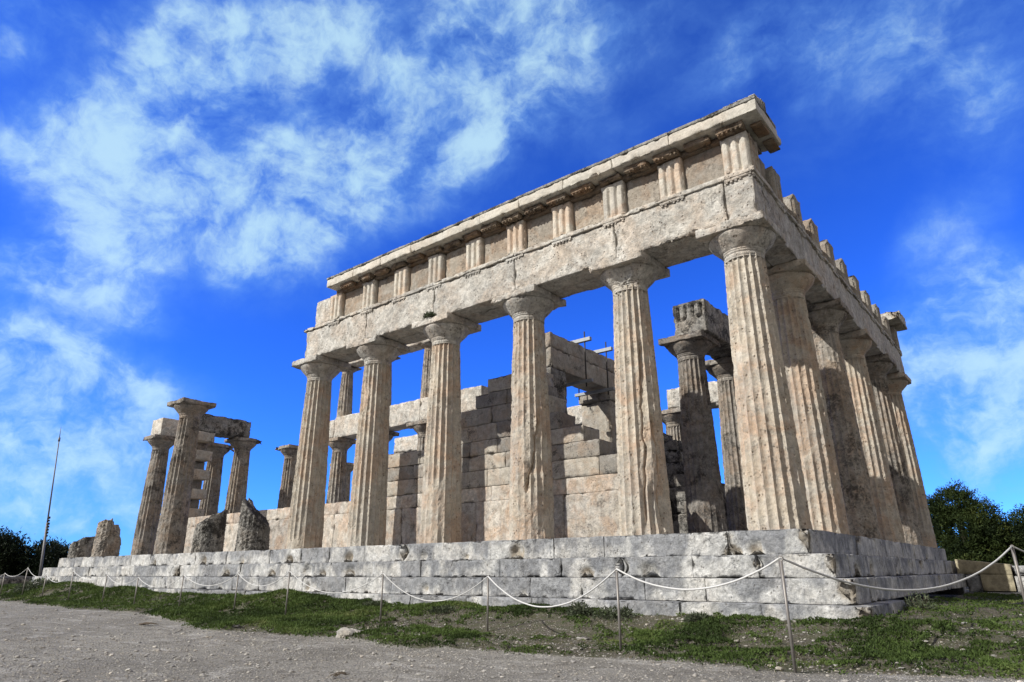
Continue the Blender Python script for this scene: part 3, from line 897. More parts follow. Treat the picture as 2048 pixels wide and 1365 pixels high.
ent = thing('entablature', 'long sunlit beam with frieze and overhanging cornice above the front columns', 'entablature', (-6.5, .58, HC))
mb = MB()
jx = [-13.30, -10.57, -8.01, -5.45, -2.89, -.62, -.085]
ent_blocks(mb, jx, 'x', .085, .60, HC, 6.098, res=(.05, .12, .05), r=.015, amp=.012, fr=6, chip=.06, wear=.012,
           bites=[((-1.25, .05, 5.2), .20), ((-1.55, .02, 5.2), .16), ((-1.8, .04, 5.2), .13), ((-4.3, .0, 5.2), .12), ((-3.6, .05, 5.2), .14)])
ent_blocks(mb, [-13.1, -10.5, -8.0, -5.4, -2.9, -.62], 'x', .612, 1.10, HC + .004, 6.098, res=(.10, .12, .12), r=.015, amp=.012, fr=6, chip=.06)
arch = mb.build('architrave', M_ARCH, ent)
mb = MB()
for a, c_ in zip([-13.42, -10.57, -8.01, -5.45, -2.89], [-10.57, -8.01, -5.45, -2.89, -.03]):
    add_box(mb, (a + .001, .050, 6.10), (c_ - .001, 1.08, 6.19), res=(.04, .2, .04), r=.008, amp=.005, fr=9, seed=sd_(), chip=.05)
TRX = [-12.0, -10.57, -9.29, -8.01, -6.73, -5.45, -4.17, -2.89, -1.62, -.335]
for c_ in TRX:
    regula(mb, c_, 'x', miss=[q for q in range(6) if RNG.uniform() < .12])
mb.build('taenia', M_ARCH, ent)
for i, c_ in enumerate(TRX):
    mb = MB()
    triglyph(mb, c_, 'x', seed=300 + i * 3, tone=float(RNG.uniform(.45, .8)))
    mb.build('triglyph', M_TRI, ent)
for i in range(9):
    mb = MB()
    add_box(mb, (TRX[i] + .252, .20, 6.19), (TRX[i + 1] - .252, .50, 6.95), res=(.06, .2, .06), r=.01, amp=.013, fr=6, seed=sd_(), chip=.02, tone=float(RNG.uniform(.3, .7)))
    mb.build('metope', M_FRI, ent)
mb = MB()
add_box(mb, (-12.98, .12, 6.19), (-12.256, .75, 6.97), res=.05, r=.02, amp=.012, seed=sd_(), chip=.05, tone=.75)
add_box(mb, (-12.24, .505, 6.19), (-.56, 1.05, 6.95), res=(.3, .2, .2), r=.02, amp=.01, seed=sd_(), tone=.4)
mb.build('frieze_backing', M_ARCH, ent)
# cornice
mb = MB()
gj = [-12.08, -10.9, -9.75, -8.6, -7.45, -6.25, -5.1, -3.9, -2.7, -1.45, .23]
for a, c_ in zip(gj[:-1], gj[1:]):
    bites = []
    if RNG.uniform() < .85:
        bites.append(((a + RNG.uniform(.2, .9), -.30, 7.04), RNG.uniform(.11, .16)))
    add_box(mb, (a + .001, -.215 + RNG.uniform(-.008, .008), 7.095), (c_ - .003, .95, 7.316), res=(.05, .15, .04), r=.008, amp=.003, fr=9, seed=sd_(), chip=.03, bites=bites, tone=float(RNG.uniform(.45, .75)))
# return of the cornice round the corner, and the broken start of the raking cornice above it
add_box(mb, (-.7, .955, 7.088), (.225, 1.17, 7.24), res=.05, r=.015, amp=.008, seed=sd_(), chip=.06, tone=.35)
V, Q = rbox((-.35, -.225, 7.387), (.232, .42, 7.402), res=.05, r=.012, amp=.008, seed=sd_(), chip=.05)
V[:, 2] += (V[:, 2] > 7.395) * np.clip((V[:, 1] + .236) * .30, 0, .2)
mb.add(V, Q, tone=.2)
cor = mb.build('cornice', M_GEI, ent)
mb = MB()
for a, c_ in ((-12.09, -8.6), (-8.6, -5.1), (-5.1, -1.45), (-1.45, .236)):
    # crowning moulding, blackened by weather
    add_box(mb, (a + .001, -.232, 7.318), (c_ - .001, .90, 7.385), res=(.04, .2, .04), r=.010, amp=.003, fr=12, seed=sd_(), chip=.012, tone=.4)
mb.build('crown_moulding', M_CROWN, cor)
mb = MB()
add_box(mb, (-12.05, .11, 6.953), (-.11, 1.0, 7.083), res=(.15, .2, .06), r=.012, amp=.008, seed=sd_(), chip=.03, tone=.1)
mb.build('bed_moulding', M_MUT, cor)  # filler coloured dark to stand for shade behind the mutules
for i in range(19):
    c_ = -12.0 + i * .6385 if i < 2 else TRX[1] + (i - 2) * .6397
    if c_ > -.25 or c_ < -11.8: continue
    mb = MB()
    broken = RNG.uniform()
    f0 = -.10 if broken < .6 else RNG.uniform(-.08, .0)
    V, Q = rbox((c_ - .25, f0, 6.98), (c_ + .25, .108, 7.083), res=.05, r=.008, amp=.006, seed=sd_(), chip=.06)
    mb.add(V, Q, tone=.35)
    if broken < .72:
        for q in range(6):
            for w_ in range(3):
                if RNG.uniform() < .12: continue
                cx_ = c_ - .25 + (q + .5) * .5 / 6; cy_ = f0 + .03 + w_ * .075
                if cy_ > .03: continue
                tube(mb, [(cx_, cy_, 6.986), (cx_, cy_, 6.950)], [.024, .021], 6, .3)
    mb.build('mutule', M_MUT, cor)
mb = MB()
for i in range(2):
    V, Q = rbox((-.02, .36 + i * .64 - .22, 7.03), (.19, .36 + i * .64 + .22, 7.083), res=.08, r=.008, amp=.006, seed=sd_())
    mb.add(V, Q, tone=.2)
mb.build('mutule', M_MUT, cor)

ente = thing('entablature', 'shaded beam with row of jutting triglyph blocks and no cornice on the short side', 'entablature', (-.58, 7, HC))
mb = MB()
jy = [.604, 2.955, 5.575, 8.195, 10.815, 13.70]
ent_blocks(mb, jy, 'y', -.60, -.085, HC, 6.098, res=(.12, .06, .06), r=.015, amp=.011, fr=6, chip=.06, wear=.012)
ent_blocks(mb, [1.105, 2.955, 5.575, 8.195, 10.815, 13.1], 'y', -1.10, -.612, HC + .004, 6.098, res=(.15, .15, .15), r=.015, amp=.011, fr=6, chip=.06)
mb.build('architrave', M_ARCH, ente)
TRY = [.335, 1.645, 2.955, 4.265, 5.575, 6.885, 8.195, 9.505, 10.815, 12.13, 13.44]
mb = MB()
for a, c_ in zip([1.082] + jy[1:-1], jy[1:-1] + [13.74]):
    add_box(mb, (-1.08, a + .002, 6.10), (-.048, c_ - .002, 6.19), res=(.2, .06, .06), r=.012, amp=.009, fr=6, seed=sd_(), chip=.08)
add_box(mb, (-.58, .053, 6.1015), (-.046, 1.078, 6.1885), res=(.2, .06, .06), r=.012, amp=.006, fr=6, seed=sd_(), chip=.05)
for c_ in TRY:
    regula(mb, c_, 'y', miss=[q for q in range(6) if RNG.uniform() < .3])
mb.build('taenia', M_ARCH, ente)
for i, c_ in enumerate(TRY):
    mb = MB()
    if i == 0:
        triglyph(mb, .375, 'y', seed=400, tone=.55, wd=.42, front=.056)
    else:
        triglyph(mb, c_, 'y', seed=400 + i * 3, ragged=.12 if i < 10 else 0, zt=6.95, dep=.62, tone=float(RNG.uniform(.2, .5)))
    mb.build('triglyph', M_WALL, ente)
for i in range(10):
    mb = MB()
    h = 6.98 if i == 0 else 6.62 + RNG.uniform(-.03, .1)
    if i == 9: h = 6.96
    add_box(mb, (-.62, TRY[i] + .253, 6.19), (-.20, TRY[i + 1] - .253, h), res=(.15, .08, .07), r=.02, amp=.014, fr=6, seed=sd_(), chip=.06, tone=float(RNG.uniform(.15, .4)))
    mb.build('metope', M_WALL, ente)
mb = MB()
add_box(mb, (-.9, 12.55, 6.97), (.21, 13.98, 7.26), res=.08, r=.02, amp=.015, seed=sd_(), chip=.12, tone=.6, bites=[((.2, 12.55, 7.2), .3)])
add_box(mb, (-.8, 13.0, 7.262), (.2, 13.97, 7.38), res=.07, r=.02, amp=.015, seed=sd_(), chip=.15, tone=.5)
mb.build('cornice', M_ARCH, ente)

# ------------------------------------------------------------------ cella: near long wall
def wall_blocks(mb, x0, x1, y0, y1, z0, z1, lmin=.9, lmax=1.5, tones=(.1, .8), chip=.035, **kw):
    j = joints(x0, x1, lmin, lmax)
    for a, c_ in zip(j[:-1], j[1:]):
        add_box(mb, (a + .002, y0 + RNG.uniform(-.012, .012), z0 + .002), (c_ - .002, y1, z1 - .002), tone=float(RNG.uniform(*tones)), res=kw.get('res', (.07, .2, .07)), r=.012, amp=.005, fr=8, seed=sd_(), chip=chip, wear=.004, bites=kw.get('bites', ()))
YW0, YW1 = 2.95, 3.71
wall = thing('ruined_wall', 'tall ruined inner wall of squared blocks with stepped ends, behind the front columns', 'wall', (-12, 3.3, 0))
mb = MB()
wall_blocks(mb, -25.2, -4.35, YW0 - .03, YW1 + .03, 0, 1.15, 1.2, 1.9, (.3, .9))
mb.build('orthostate_course', M_ORTH, wall)
mb = MB()
wall_blocks(mb, -25.2, -4.55, YW0, YW1, 1.15, 1.53, tones=(.4, .95))
mb.build('string_course', M_ORTH, wall)
mb = MB()
courses = [(1.53, 1.975, -12.75, -4.75), (1.975, 2.38, -12.75, -5.22), (2.38, 2.77, -12.75, -5.65), (2.77, 3.21, -9.85, -6.35), (3.21, 3.67, -9.7, -6.6), (3.67, 4.06, -9.15, -6.9), (4.06, 4.46, -8.70, -7.0)]
for (a, c_, x0, x1) in courses:
    wall_blocks(mb, x0, x1, YW0, YW1, a, c_, tones=(.05, .95))
mb.build('block_courses', M_WALL, wall)

# toothed pier at the far end of the near wall
pier = thing('toothed_pier', 'stone pier of alternately projecting blocks behind the freestanding column', 'pier', (-25.4, 3.3, 1.5))
mb = MB()
zz = 1.535
k = 0
while zz < 5.2:
    hh = .40
    xr = -24.95 if k % 2 == 0 else -25.5
    add_box(mb, (-26.35, 2.96 if k % 2 == 0 else 3.16, zz), (xr, 3.72, min(zz + hh - .006, 5.238)), tone=.9 if k % 2 == 0 else .15, res=.1, r=.012, amp=.006, seed=sd_(), chip=.03)  # recessed courses toned dark to stand for shade between the teeth
    zz += hh; k += 1
mb.build('block_courses', M_WALL, pier)

# architrave over the rear porch, and the block on the far-end column
bm = thing('stone_beam', 'dark weathered stone beam bridging the toothed pier and a column at the far left', 'beam', (-25.9, 4.4, HC))
mb = MB()
add_box(mb, (-26.35, 3.0, HC + .002), (-25.45, 5.62, 6.03), res=.07, r=.05, amp=.03, fr=4, seed=sd_(), chip=.22, tone=.3)
mb.build('architrave', M_DARK, bm)
bm = thing('stone_beam', 'single cut beam block lying on the column left of the tall freestanding one', 'beam', (-28.25, 3.2, HC))
mb = MB()
add_box(mb, (-28.75, 2.62, HC + .002), (-27.75, 4.4, 6.05), res=.07, r=.02, amp=.01, fr=4, seed=sd_(), chip=.04, tone=.8)
mb.build('architrave', M_ARCH, bm)
column(-25.9, 5.575, 'rear porch doric column with brown lower drums under the right end of the dark beam', 'freestanding doric columns at the far left', 171, mat=M_COLG, drums=(2.3, 3.2, 4.0), wear=.35, detail=2, bites=[((-25.3, 6.2, 5.2), .3)])
column(-25.9, 8.195, 'distant rear porch doric column just left of the beam-end column', 'freestanding doric columns at the far left', 173, mat=M_COLG, wear=.35, detail=2, bites=[((-26.4, 7.6, 5.3), .3)])

# ------------------------------------------------------------------ cella: doorway wall
XD0, XD1 = -8.65, -7.85
door = thing('stone_doorway', 'tall dark stone doorway with heavy cracked lintel held by steel clamps', 'doorway', (-8.25, 6.9, 0))
mb = MB()
zc = [0, 1.15, 1.55, 1.98, 2.4, 2.98]
for a, c_ in zip(zc[:-1], zc[1:]):
    add_box(mb, (XD0, 3.72, a + .003), (XD1, 5.95, c_ - .003), res=.12, r=.02, amp=.01, seed=sd_(), chip=.08, tone=float(RNG.uniform(.1, .6)))
add_box(mb, (XD0, 3.72, 2.985), (XD1 - .01, 5.90, 3.44), res=.08, r=.03, amp=.02, seed=sd_(), chip=.15, tone=.1)
add_box(mb, (XD0 - .5, 5.92, 2.4), (XD0 + .35, 6.5, 3.44), res=.1, r=.02, amp=.012, seed=sd_(), chip=.08, tone=.1)
add_box(mb, (XD0, 4.6, 3.445), (XD1 + .01, 5.72, 3.76), res=.08, r=.02, amp=.012, seed=sd_(), chip=.08, tone=.1)
add_box(mb, (XD0, 4.775, 3.765), (XD1, 5.59, 5.09), res=.08, r=.02, amp=.008, seed=sd_(), chip=.05, tone=.35)
mb.build('jamb', M_DARK, door)  # dark stone colour stands in for the shade on this pier
mb = MB()
add_box(mb, (XD0 - .3, 8.06, 0), (XD1, 8.95, 4.72), res=.1, r=.02, amp=.008, seed=sd_(), chip=.05, tone=.7)
add_box(mb, (XD0 - .36, 7.98, 4.725), (XD1 + .04, 9.0, 5.09), res=.1, r=.03, amp=.008, seed=sd_(), chip=.05, tone=.5)
mb.build('jamb', M_WALL, door)
mb = MB()
add_box(mb, (XD0, 4.80, 5.10), (XD1, 9.0, 5.72), res=.08, r=.02, amp=.012, fr=5, seed=sd_(), chip=.10, tone=.5)
add_box(mb, (XD0, 4.83, 5.725), (XD1 - .03, 9.0, 6.22), res=.08, r=.03, amp=.018, fr=5, seed=sd_(), chip=.12, tone=.4)
mb.build('lintel', M_WALL, door)
mb = MB()
for z0, z1, y0 in ((0, 1.15, 8.96), (1.15, 2.4, 8.96), (2.4, 2.9, 9.1)):
    add_box(mb, (XD0, y0, z0 + .003), (XD1, 10.04, z1 - .003), res=.12, r=.02, amp=.012, seed=sd_(), chip=.1, tone=float(RNG.uniform(.1, .5)))
mb.build('cross_wall', M_DARK, door)
for yc, lb in ((6.42, 'steel clamp gripping the door lintel, left one of the pair'), (7.72, 'steel clamp gripping the door lintel, right one of the pair')):
    t = thing('steel_clamp', lb, 'clamp', (-8.25, yc, 6.25), 'steel clamps on the door lintel')
    mb = MB()
    add_box(mb, (-8.95, yc - .06, 6.26), (-7.45, yc + .06, 6.38), res=.5, r=.01, amp=0, chip=0)
    mb.build('bar', M_BAR, t, smooth=False)
    mb = MB()
    add_box(mb, (-8.95, yc - .05, 4.92), (-7.45, yc + .05, 5.02), res=.5, r=.01, amp=0, chip=0)
    mb.build('bar', M_BAR, t, smooth=False)
    for xr in (-7.68, -8.80):
        mb = MB()
        tube(mb, [(xr, yc, 4.80), (xr, yc, 6.60)], .022, 8)
        mb.build('rod', M_RUST, t)

# ------------------------------------------------------------------ front porch: two columns and their beam
GP = 'inner porch columns'
column(-3.87, 5.575, 'dark fluted inner porch column under the end of the grooved beam', GP, 181, mat=M_COLG, drums=(1.5, 2.9, 4.1), wear=.35, rough=.012, tone=.1, z0=.0)
column(-3.87, 8.195, 'second inner porch column, half hidden behind the corner column', GP, 191, mat=M_COLG, wear=.5, tone=.4)
bm = thing('stone_beam', 'dark beam with two carved u-shaped grooves in its end, on the inner porch column', 'beam', (-3.6, 7, HC))
mb = MB()
uz = [(-.20, .10), (.22, .11)]
def ucut(V, P):
    V = V.copy()
    fx = P[:, 0] + 3.62
    fr = sstep(-P[:, 1], -5.22, -5.13)
    z = P[:, 2]
    dep = np.zeros(len(V))
    for (cx_, w_) in uz:
        ring = np.where(z > 5.78, np.abs(np.abs(fx - cx_) - w_), np.abs(np.sqrt((fx - cx_) ** 2 + (z - 5.78) ** 2) - w_))
        dep = np.maximum(dep, (1 - sstep(ring, .025, .05)) * (1 - sstep(z, 6.02, 6.06)))
    V[:, 1] += fr * dep * .09
    V[:, 2] += sstep(P[:, 2], 5.9, 6.15) * .06 * (fbm(P, 4, 3, 77) - .5)
    return V
add_box(mb, (-4.07, 5.13, HC + .002), (-3.17, 9.4, 6.14), res=(.022, .11, .03), r=.02, amp=.012, fr=5, seed=sd_(), chip=.10, post=ucut, tone=.55)
mb.build('architrave', M_DARK, bm)

# ------------------------------------------------------------------ far long wall (ruined east end) and far beams
wall = thing('ruined_wall', 'dark ragged wall stump standing behind the dark inner porch column', 'wall', (-7, 10.45, 0))
mb = MB()
for (z0, z1, x1) in ((0, 1.15, -4.9), (1.15, 1.55, -5.0), (1.55, 2.0, -5.1), (2.0, 2.4, -6.35), (2.4, 2.8, -6.35), (2.8, 3.2, -6.45), (3.2, 3.55, -6.55), (3.55, 3.85, -7.0)):
    wall_blocks(mb, -10.5, x1, 10.05, 10.82, z0, z1, .9, 1.4, (.0, .45), chip=.16)
mb.build('block_courses', M_DARK, wall)  # dark stone colour stands in for the porch beam's shadow
for (x0, x1, lb) in ((-8.0, -.62, 'pitted beam on the far columns seen behind the dark inner porch column'), (-13.3, -10.3, 'pitted beam on the far columns seen through the doorway'), (-23.6, -17.9, 'pale far beam seen above the inner wall between the front columns')):
    bm = thing('stone_beam', lb, 'beam', ((x0 + x1) / 2, 13.2, HC), 'beams of the far long side')
    mb = MB()
    add_box(mb, (x0, 12.68, HC + .002), (x1, 13.69, 6.05), res=.09, r=.03, amp=.022, fr=4, seed=sd_(), chip=.15, tone=.75)
    mb.build('architrave', M_ARCH, bm)

# ------------------------------------------------------------------ inner two-storey colonnade
GI = 'slender columns of the inner colonnade'
XI = [-17.85, -15.55, -13.2, -10.9]
lbl = ['lower inner column with chipped capital carrying the inner beam, seen left', 'lower inner column mostly hidden behind a front column', 'lower inner column under the joint of the inner beam', 'lower inner column hidden behind the tall inner wall']
for x, lb in zip(XI, lbl):
    column(x, 5.0, lb, GI, int(200 - x * 3), mat=M_COLG, wear=.3, detail=2, H=4.17, scale=.80, flutes=16, tone=.55)
bm = thing('stone_beam', 'pale pitted beam of the inner colonnade, carrying the small upper columns', 'beam', (-14.3, 5, 4.17))
mb = MB()
for a, c_ in ((-18.45, -17.85), (-17.84, -15.56), (-15.55, -13.21), (-13.2, -10.45)):
    add_box(mb, (a, 4.66, 4.175), (c_, 5.34, 4.97 if a > -18 else 4.9), res=(.07, .2, .07), r=.02, amp=.018, fr=6, seed=sd_(), chip=.08, tone=float(RNG.uniform(.6, .95)))
mb.build('architrave', M_ARCH, bm)
for x, lb in ((-17.75, 'small upper column with two-tone drums standing on the inner beam at left'), (-15.5, 'small upper column hidden behind a front column'), (-13.15, 'small upper column on the inner beam beside the plant-topped front column')):
    column(x, 5.0, lb, 'small upper columns on the inner beam', int(300 - x * 3), mat=M_COLG, wear=.25, detail=2, H=7.0, z0=4.975, scale=.62, flutes=16, tone=.5, name='small_doric_column')
bm = thing('stone_beam', 'thin pale top beam resting on the small upper columns', 'beam', (-15.3, 5, 7))
mb = MB()
add_box(mb, (-18.0, 4.72, 7.003), (-12.7, 5.28, 7.30), res=.1, r=.02, amp=.012, seed=sd_(), chip=.05, tone=.9)
mb.build('architrave', M_ARCH, bm)

# ------------------------------------------------------------------ low ramp wall on the right
rw = thing('low_ramp_wall', 'low side wall of cut beige and grey blocks right of the platform', 'wall', (1.6, 11.2, -1.2))
mb = MB()
YR = 11.0
def sl(V, P):
    V = V.copy(); V[:, 2] -= sstep(P[:, 2], -.75, -.5) * np.clip(P[:, 0] - .5, 0, 9) * .115; return V
add_box(mb, (.50, YR, -.70), (1.66, YR + 1.2, -.33), res=.12, r=.008, amp=.003, seed=sd_(), chip=.02, tone=.55, post=sl)
add_box(mb, (.98, YR + .004, -1.10), (1.66, YR + 1.2, -.705), res=.12, r=.008, amp=.003, seed=sd_(), chip=.02, tone=.65)
mb.build('repair_block', M_NEW, rw)
mb = MB()
add_box(mb, (.66, YR + .01, -1.12), (.975, YR + 1.1, -.705), res=.07, r=.015, amp=.01, seed=sd_(), chip=.08, tone=.3)
add_box(mb, (1.68, YR + .1, -.74), (2.9, YR + 1.2, -.50), res=.1, r=.02, amp=.012, seed=sd_(), chip=.1, tone=.4)
add_box(mb, (1.69, YR + .05, -1.12), (2.8, YR + 1.2, -.745), res=.1, r=.02, amp=.012, seed=sd_(), chip=.1, tone=.6)
add_box(mb, (.9, YR - .12, -1.25), (3.2, YR + 1.1, -1.125), res=.1, r=.02, amp=.015, seed=sd_(), chip=.1, tone=.5)
mb.build('old_block', M_STEP, rw)
# stone rubble bank at the far left
rb = thing('rubble_bank', 'low brown rubble bank behind the rope at the far left', 'rubble bank', (-34, -1, -1.1))
mb = MB()
for i in range(9):
    x_ = -33.2 - i * .9; 
    add_box(mb, (x_ - .5, -.6 + RNG.uniform(-.2, .2), -1.3), (x_ + .5, .8, -.72 + RNG.uniform(-.12, .1)), res=.15, r=.15, amp=.05, fr=3, seed=sd_(), chip=.1, tone=.3)
mb.build('rubble', M_DARK, rb)

# ------------------------------------------------------------------ rope barrier
POSTS = [(3.9, 3.9, -.20), (2.3, 1.36, -.28), (.79, -3.81, -.47), (-1.17, -3.48, -.56), (-4.04, -2.4, -.65), (-6.4, -2.43, -.60), (-9.11, -2.47, -.56), (-11.1, -2.4, -.607),
         (-13.5, -2.4, -.626), (-15.86, -2.4, -.686), (-17.8, -2.4, -.624), (-20.2, -2.4, -.526), (-22.35, -2.4, -.623), (-24.16, -2.4, -.403), (-26.35, -2.4, -.572), (-29.2, -2.3, -.5)]
PLB = ['', 'shiny steel rope post standing at the right edge', 'thin steel rope post in front of the corner of the platform', 'thin steel rope post in the foreground grass, second left of the corner post',
       'thin steel rope post behind the pale rocks, to their right', 'thin steel rope post rising behind the pale rock', 'rope post on the right edge of the lush green mound', 'rope post in the middle of the lush green mound',
       'rope post at the left edge of the lush green mound', 'slightly bent rope post in front of the stump steps', 'rope post among grey-green weeds left of the bent one', 'rope post before the far end of the steps, tall one',
       'rope post in front of the lowest step end', 'tall rope post just beside the flagpole foot', 'leftmost visible rope post at the picture edge', '']
def post_(p, lb):
    x, y, zt = p
    zg = float(ground_z(np.array([x]), np.array([y]))[0]) - .05
    t = thing('rope_post', lb, 'post', (x, y, zg + .05), 'steel posts of the rope barrier')
    mb = MB()
    tube(mb, [(x, y, zg), (x, y, zt - .03)], .0145 if x < 2 else .02, 10)
    mb.build('pole', M_STEEL, t)
    mb = MB()
    a = np.linspace(0, 2 * np.pi, 13)
    tube(mb, np.stack([x + .022 * np.cos(a), y + 0 * a, zt + .022 * np.sin(a) - .008], -1), .006, 6)
    mb.build('ring', M_STEEL, t)
for p_, lb in zip(POSTS, PLB):
    if lb: post_(p_, lb)
SAG = [.3, .42, .25, .42, .40, .36, .26, .24, .26, .20, .18, .26, .16, .18, .2]
for i, s_ in enumerate(SAG):
    a, c_ = np.array(POSTS[i]), np.array(POSTS[i + 1])
    u = np.linspace(0, 1, 33)[:, None]
    pts = a + (c_ - a) * u
    pts[:, 2] -= (4 * s_ * u * (1 - u))[:, 0]
    mb = MB()
    pts[:, 2] += .006 * (fbm(pts, 6, 2, i) - .5)
    tube(mb, pts, .0115 if i < 2 else (.0095 if i < 4 else .0075), 8)
    desc = ['white rope running off the right edge from the shiny post', 'long white rope sagging between the right-edge post and the corner post', 'white rope hanging between the corner post and the next post left of it'][i] if i < 3 else \
        ['white rope sagging in front of the cracked steps below the corner beam', 'white rope sagging between the two posts nearest the pale rocks', 'white rope sagging right of the lush green mound', 'white rope above the right half of the green mound', 'white rope above the left half of the green mound',
         'white rope joining the bent post to the mound post', 'white rope hanging left of the bent post', 'deeply sagging white rope before the low stumps', 'white rope in front of the far step ends', 'short white rope left of the lowest step end', 'white rope sagging past the flagpole foot', 'white rope leaving the picture at the left edge'][i - 3]
    o = mb.build('barrier_rope', M_ROPE, origin=tuple(pts[16]))
    tag(o, desc, 'rope', 'white ropes of the barrier', 'thing')

# ------------------------------------------------------------------ flagpole
fp = thing('flagpole', 'thin grey leaning flagpole at the far left', 'flagpole', (-30.5, 0, -1.2))
mb = MB()
q0, q1 = np.array((-30.45, 0, -1.25)), np.array((-31.92, 0, 5.55))
tube(mb, [q0 + (q1 - q0) * s for s in (0, .4)], [.055, .05], 10)
tube(mb, [q0 + (q1 - q0) * s for s in (.4, .95)], [.034, .022], 10)
mb.build('pole', M_POLE, fp)
mb = MB()
tube(mb, [q0 + (q1 - q0) * s for s in (.93, .955)], [.045, .045], 8)
tube(mb, [q0 + (q1 - q0) * s for s in (.955, 1.03)], [.018, .008], 6)
mb.build('tip', M_POLE, fp)
mb = MB()
for s in np.linspace(.32, .43, 7):
    c_ = q0 + (q1 - q0) * s + np.array([.12, 0, 0])
    add_box(mb, c_ - .045, c_ + .045, res=.1, r=.01, amp=.01, seed=sd_())
mb.build('pulley_box', M_RUST, fp)

# ------------------------------------------------------------------ vegetation
def leaf_tris(c, n_dir, size, width, rng):
    """one thin triangle-pair leaf per centre"""
    N = len(c)
    d = n_dir / np.linalg.norm(n_dir, axis=1, keepdims=True)
    rnd = rng.normal(size=(N, 3))
    s = np.cross(d, rnd); s /= np.linalg.norm(s, axis=1, keepdims=True)
    size = np.broadcast_to(size, (N,))[:, None]; width = np.broadcast_to(width, (N,))[:, None]
    V = np.stack([c - s * width, c + s * width, c + d * size], 1).reshape(-1, 3)
    T = np.arange(3 * N).reshape(-1, 3)
    return V, T

def tree(name, label, base, lobes, mat, n, leaf, seed, trunk_h, group='trees beyond the temple'):
    rng = np.random.default_rng(seed)
    base = np.array(base, float)
    t = thing(name, label, 'tree', tuple(base), group)
    mb = MB()
    vol = np.array([l[3] * l[4] * l[5] for l in lobes]) ** .67
    pick = rng.choice(len(lobes), n // 14, p=vol / vol.sum())
    L = np.array(lobes)[pick]
    u = rng.normal(size=(len(L), 3)); u /= np.linalg.norm(u, axis=1, keepdims=True)
    rad = rng.uniform(.35, 1.0, len(L))[:, None] ** .5 * (1 + .16 * rng.normal(size=(len(L), 1)))
    cl = base + L[:, :3] + u * rad * L[:, 3:6]
    keep = (cl[:, 2] > base[2] + .1) & (fbm(cl, .9, 3, seed + 50) + .05 * rng.normal(size=len(cl)) > .35)
    cl, u = cl[keep], u[keep]
    k = 14
    c = np.repeat(cl, k, 0) + rng.normal(size=(len(cl) * k, 3)) * leaf * .8
    d = np.repeat(u[:len(cl)], k, 0) * .7 + rng.normal(size=(len(cl) * k, 3)) + np.array([0, 0, .5])
    V, T = leaf_tris(c, d, leaf * rng.uniform(.6, 1.4, len(c)), leaf * .22, rng)
    tone = np.repeat(np.repeat(np.clip(.5 + 2.2 * (fbm(cl, 1.1, 3, seed) - .5) + .16 * rng.normal(size=len(cl)), 0, 1), k), 3)
    mb.add(V, T=T, tone=tone)
    mb.build('crown', mat, t, smooth=False)
    mb = MB()
    tube(mb, [base + (0, 0, -.1), base + (.05, .02, trunk_h * .5), base + (0, .1, trunk_h)], [.22, .17, .10], 9)
    for l in lobes[:6]:
        e = base + np.array(l[:3])
        s = base + np.array([0, 0, trunk_h * .45])
        tube(mb, [s, (s + e) / 2 + (0, 0, .15), e], [.09, .06, .02], 6)
    mb.build('trunk', M_BARK, t)

tree('pine_tree', 'rounded dark pine with spiky top just right of the last column', (-1.0, 29, -1.2),
     [(0, 0, 2.3, 1.7, 1.6, 1.2), (-.2, 0, 3.6, 1.1, 1.0, .75), (-1.4, .3, 1.6, 1.2, 1.2, 1.0), (1.3, 0, 1.7, 1.3, 1.2, 1.1), (.15, 0, 4.15, .5, .5, .5), (-.9, -.2, 3.1, .9, .8, .55), (.9, -.1, 3.0, .9, .8, .7), (0, -.3, .9, 1.9, 1.4, .8)], M_PINE, 60000, .12, 1, 3.0)
tree('pine_tree', 'broad dark pine cut off by the right edge', (2.4, 30.5, -1.2),
     [(0, 0, 1.7, 2.2, 1.7, 1.3), (-.3, 0, 2.7, 1.3, 1.1, .75), (1.5, 0, 2.4, 1.5, 1.3, 1.0), (-1.6, .2, 1.3, 1.1, 1.2, .9), (.6, -.2, 3.1, .8, .8, .5), (0, -.5, .7, 2.3, 1.4, .7)], M_PINE, 60000, .12, 2, 2.6)
tree('pine_tree', 'low dark pine filling the gap behind the two nearer pines', (.6, 35, -1.2),
     [(0, 0, 1.5, 2.6, 1.4, 1.4), (-2, 0, 1.2, 1.5, 1.3, 1.2), (2, 0, 1.4, 1.6, 1.3, 1.3), (0, 0, .5, 3, 1.2, .8)], M_PINE, 36000, .14, 3, 2.0)
tree('dark_tree', 'tallest dark tree, cut off by the left edge', (-44.8, -1.2, -1.2), [(0, 0, 3.0, 1.3, 1.2, .9), (-.5, 0, 2.0, 1.7, 1.4, 1.2), (.3, 0, 1.0, 1.5, 1.3, 1.0), (-.2, 0, 3.7, .8, .7, .5)], M_OAK, 14000, .2, 4, 2.6, 'dark trees at the far left')
tree('dark_tree', 'wide dark bushy tree left of the flagpole', (-41.8, 1.2, -1.2), [(0, 0, 1.4, 1.7, 1.4, 1.15), (-1, .3, 1.7, 1.2, 1, .9), (.9, 0, 1.5, 1.2, 1, 1.0), (0, 0, .6, 2.1, 1.4, .8)], M_OAK, 20000, .18, 5, 1.6, 'dark trees at the far left')
tree('dark_tree', 'low dark bushy tree right of the flagpole', (-40.0, 3.2, -1.2), [(0, 0, 1.1, 1.5, 1.2, 1.0), (-.8, .3, 1.3, 1.0, 1, .9), (.8, 0, .8, 1.0, .9, .8), (0, 0, .5, 1.7, 1.2, .7)], M_OAK, 18000, .18, 6, 1.3, 'dark trees at the far left')

